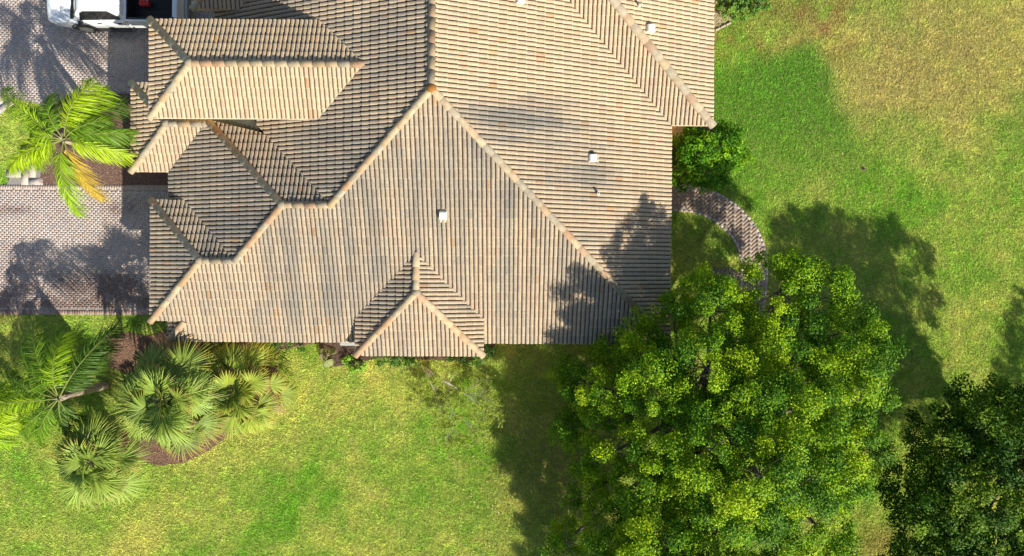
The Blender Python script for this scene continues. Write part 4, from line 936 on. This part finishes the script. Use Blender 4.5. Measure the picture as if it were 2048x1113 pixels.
for sd in (-1, 1):
    yo = .015*sd
    patch('side_window', [(.275, sd*.925, 1.17), (.33, sd*.84, 1.66), (.36, sd*.815, 1.76), (.425, sd*.815, 1.78), (.425, sd*.90, 1.14)][::sd], M['glass'], (0, .018*sd, .01))
    patch('side_window', [(.432, sd*.90, 1.15), (.432, sd*.815, 1.78), (.535, sd*.81, 1.76), (.572, sd*.88, 1.24), (.572, sd*.895, 1.17)][::sd], M['glass'], (0, .018*sd, .01))
    mb = MB(); c = tp(.285, sd*1.10, 1.17); mb.box(c[0]-.07, c[0]+.07, c[1]-.11, c[1]+.11, 1.08, 1.28); o = mb.build('mirror', M['black'], bevel=.035); keep(o, truck)
    mb = MB()
    for u in (.40, .545): a = tp(u, sd*1.0, .98); mb.box(a[0]-.08, a[0]+.08, a[1]-.012, a[1]+.022, .97, 1.0)
    keep(mb.build('door_handle', M['black']), truck)
    mb = MB()
    for u in (.30, .428, .575): a = tp(u, sd*.992, 0); mb.box(a[0]-.004, a[0]+.004, a[1]-.004, a[1]+.004, .5, 1.06)
    keep(mb.build('door_seam', M['black']), truck)
    a = tp(.30, sd*1.02, .4); b = tp(.575, sd*1.02, .4); mb = MB(); mb.box(a[0], b[0], min(a[1]-.09, a[1]+.09), max(a[1]-.09, a[1]+.09), .36, .42); keep(mb.build('side_step', M['black'], bevel=.02), truck)
    patch('headlight', [(.012, sd*.55, .84), (.045, sd*.93, .88), (.045, sd*.90, .985), (.012, sd*.55, .93)][::sd], M['clearlens'], (-.02, .01*sd, .005))
    patch('tail_light', [(.965, sd*1.0, .86), (.995, sd*.93, .86), (.995, sd*.90, 1.24), (.955, sd*.985, 1.24)][::-sd], M['redlens'], (.012, .012*sd, .005))
for u in (.235, .80):
    for sd in (-1, 1):
        wt = MB(); N = 28; c = tp(u, sd*.90, .40); prof = [(.20, -.13), (.34, -.14), (.39, -.11), (.40, 0), (.39, .11), (.34, .14), (.22, .13)]
        v = [(c[0]+r_*math.cos(2*math.pi*k/N), c[1]+y_, .40+r_*math.sin(2*math.pi*k/N)) for r_, y_ in prof for k in range(N)]
        wt.add(v, [(a*N+k, a*N+(k+1) % N, (a+1)*N+(k+1) % N, (a+1)*N+k) for a in range(len(prof)-1) for k in range(N)]); o = wt.build('wheel', M['rubber']); keep(o, truck)
        rm = MB(); y_ = c[1]+sd*.125
        for k in range(6):
            a = k*math.pi/3; rm.tube([(c[0], y_, .40), (c[0]+.24*math.cos(a), y_, .40+.24*math.sin(a))], [.045, .035], 6)
        rm.tube([(c[0], y_-.04*sd, .4), (c[0], y_+.02*sd, .4)], [.07, .06], 12)
        rm.tube([(c[0]+.235*math.cos(2*math.pi*k/20), y_, .4+.235*math.sin(2*math.pi*k/20)) for k in range(21)], [.022]*21, 6)
        q_ = rm.build('rim', M['chrome']); q_.parent = o; 
        ar = MB(); y2 = c[1]+sd*.093
        ar.tube([(c[0]+.45*math.cos(math.pi*k/14), y2, .42+.45*math.sin(math.pi*k/14)) for k in range(15)], [.035]*15, 6); keep(ar.build('wheel_arch', M['black']), truck)
# bed: walls, floor and liner
bw = MB(); u0, u1 = .612, .975
def bx_(u0_, u1_, v0, v1, z0, z1, mb):
    a = tp(u0_, v0, 0); b = tp(u1_, v1, 0); mb.box(a[0], b[0], a[1], b[1], z0, z1)
for sd in (-1, 1):
    lo, hi = sorted((sd*.86, sd*.995)); bx_(u0, .99, lo, hi, .50, 1.28, bw)
bx_(.955, .99, -.86, .86, .55, 1.27, bw); bx_(u0-.012, u0+.008, -.86, .86, .5, 1.28, bw)
keep(bw.build('bed_side', M['carpaint'], bevel=.03), truck)
bl = MB(); bx_(u0+.008, .955, -.86, .86, .62, .70, bl)
for k in range(17): v0 = -.82+k*.1; bx_(u0+.01, .953, v0, v0+.05, .70, .715, bl)
for sd in (-1, 1):
    lo, hi = sorted((sd*.835, sd*.862)); bx_(u0+.008, .955, lo, hi, .70, 1.25, bl)
    lo, hi = sorted((sd*.85, sd*.93)); bx_(u0+.01, .97, lo, hi, 1.281, 1.295, bl)
bx_(.945, .956, -.83, .83, .70, 1.25, bl); bx_(u0+.008, u0+.016, -.83, .83, .7, 1.25, bl)
keep(bl.build('bed_liner', M['black']), truck)
mb = MB(); bx_(.992, 1.012, -.95, .95, .48, .68, mb); keep(mb.build('rear_bumper', M['chrome'], bevel=.02), truck)
mb = MB(); bx_(.0, .02, -.75, .75, .42, .62, mb); keep(mb.build('front_bumper', M['black'], bevel=.02), truck)
mb = MB(); bx_(.05, .985, -.9, .9, .28, .5, mb); keep(mb.build('underbody', M['black']), truck)
rx_, ry_ = at(289, 6, .9); cn = thing('fuel_can', 'red plastic fuel can lying in the pickup bed', 'fuel can', None, (rx_, ry_, .72))
mb = MB(); mb.box(rx_-.20, rx_+.20, ry_-.13, ry_+.13, .72, .98); o = mb.build('can_body', M['red'], bevel=.05); keep(o, cn)
mb = MB(); mb.tube([(rx_-.12, ry_, .97), (rx_-.08, ry_, 1.04), (rx_+.08, ry_, 1.04), (rx_+.12, ry_, .97)], [.02]*4, 6); keep(mb.build('can_handle', M['red']), cn)
mb = MB(); mb.tube([(rx_+.15, ry_+.06, .97), (rx_+.2, ry_+.09, 1.05)], [.03, .015], 8); keep(mb.build('spout', M['white']), cn)
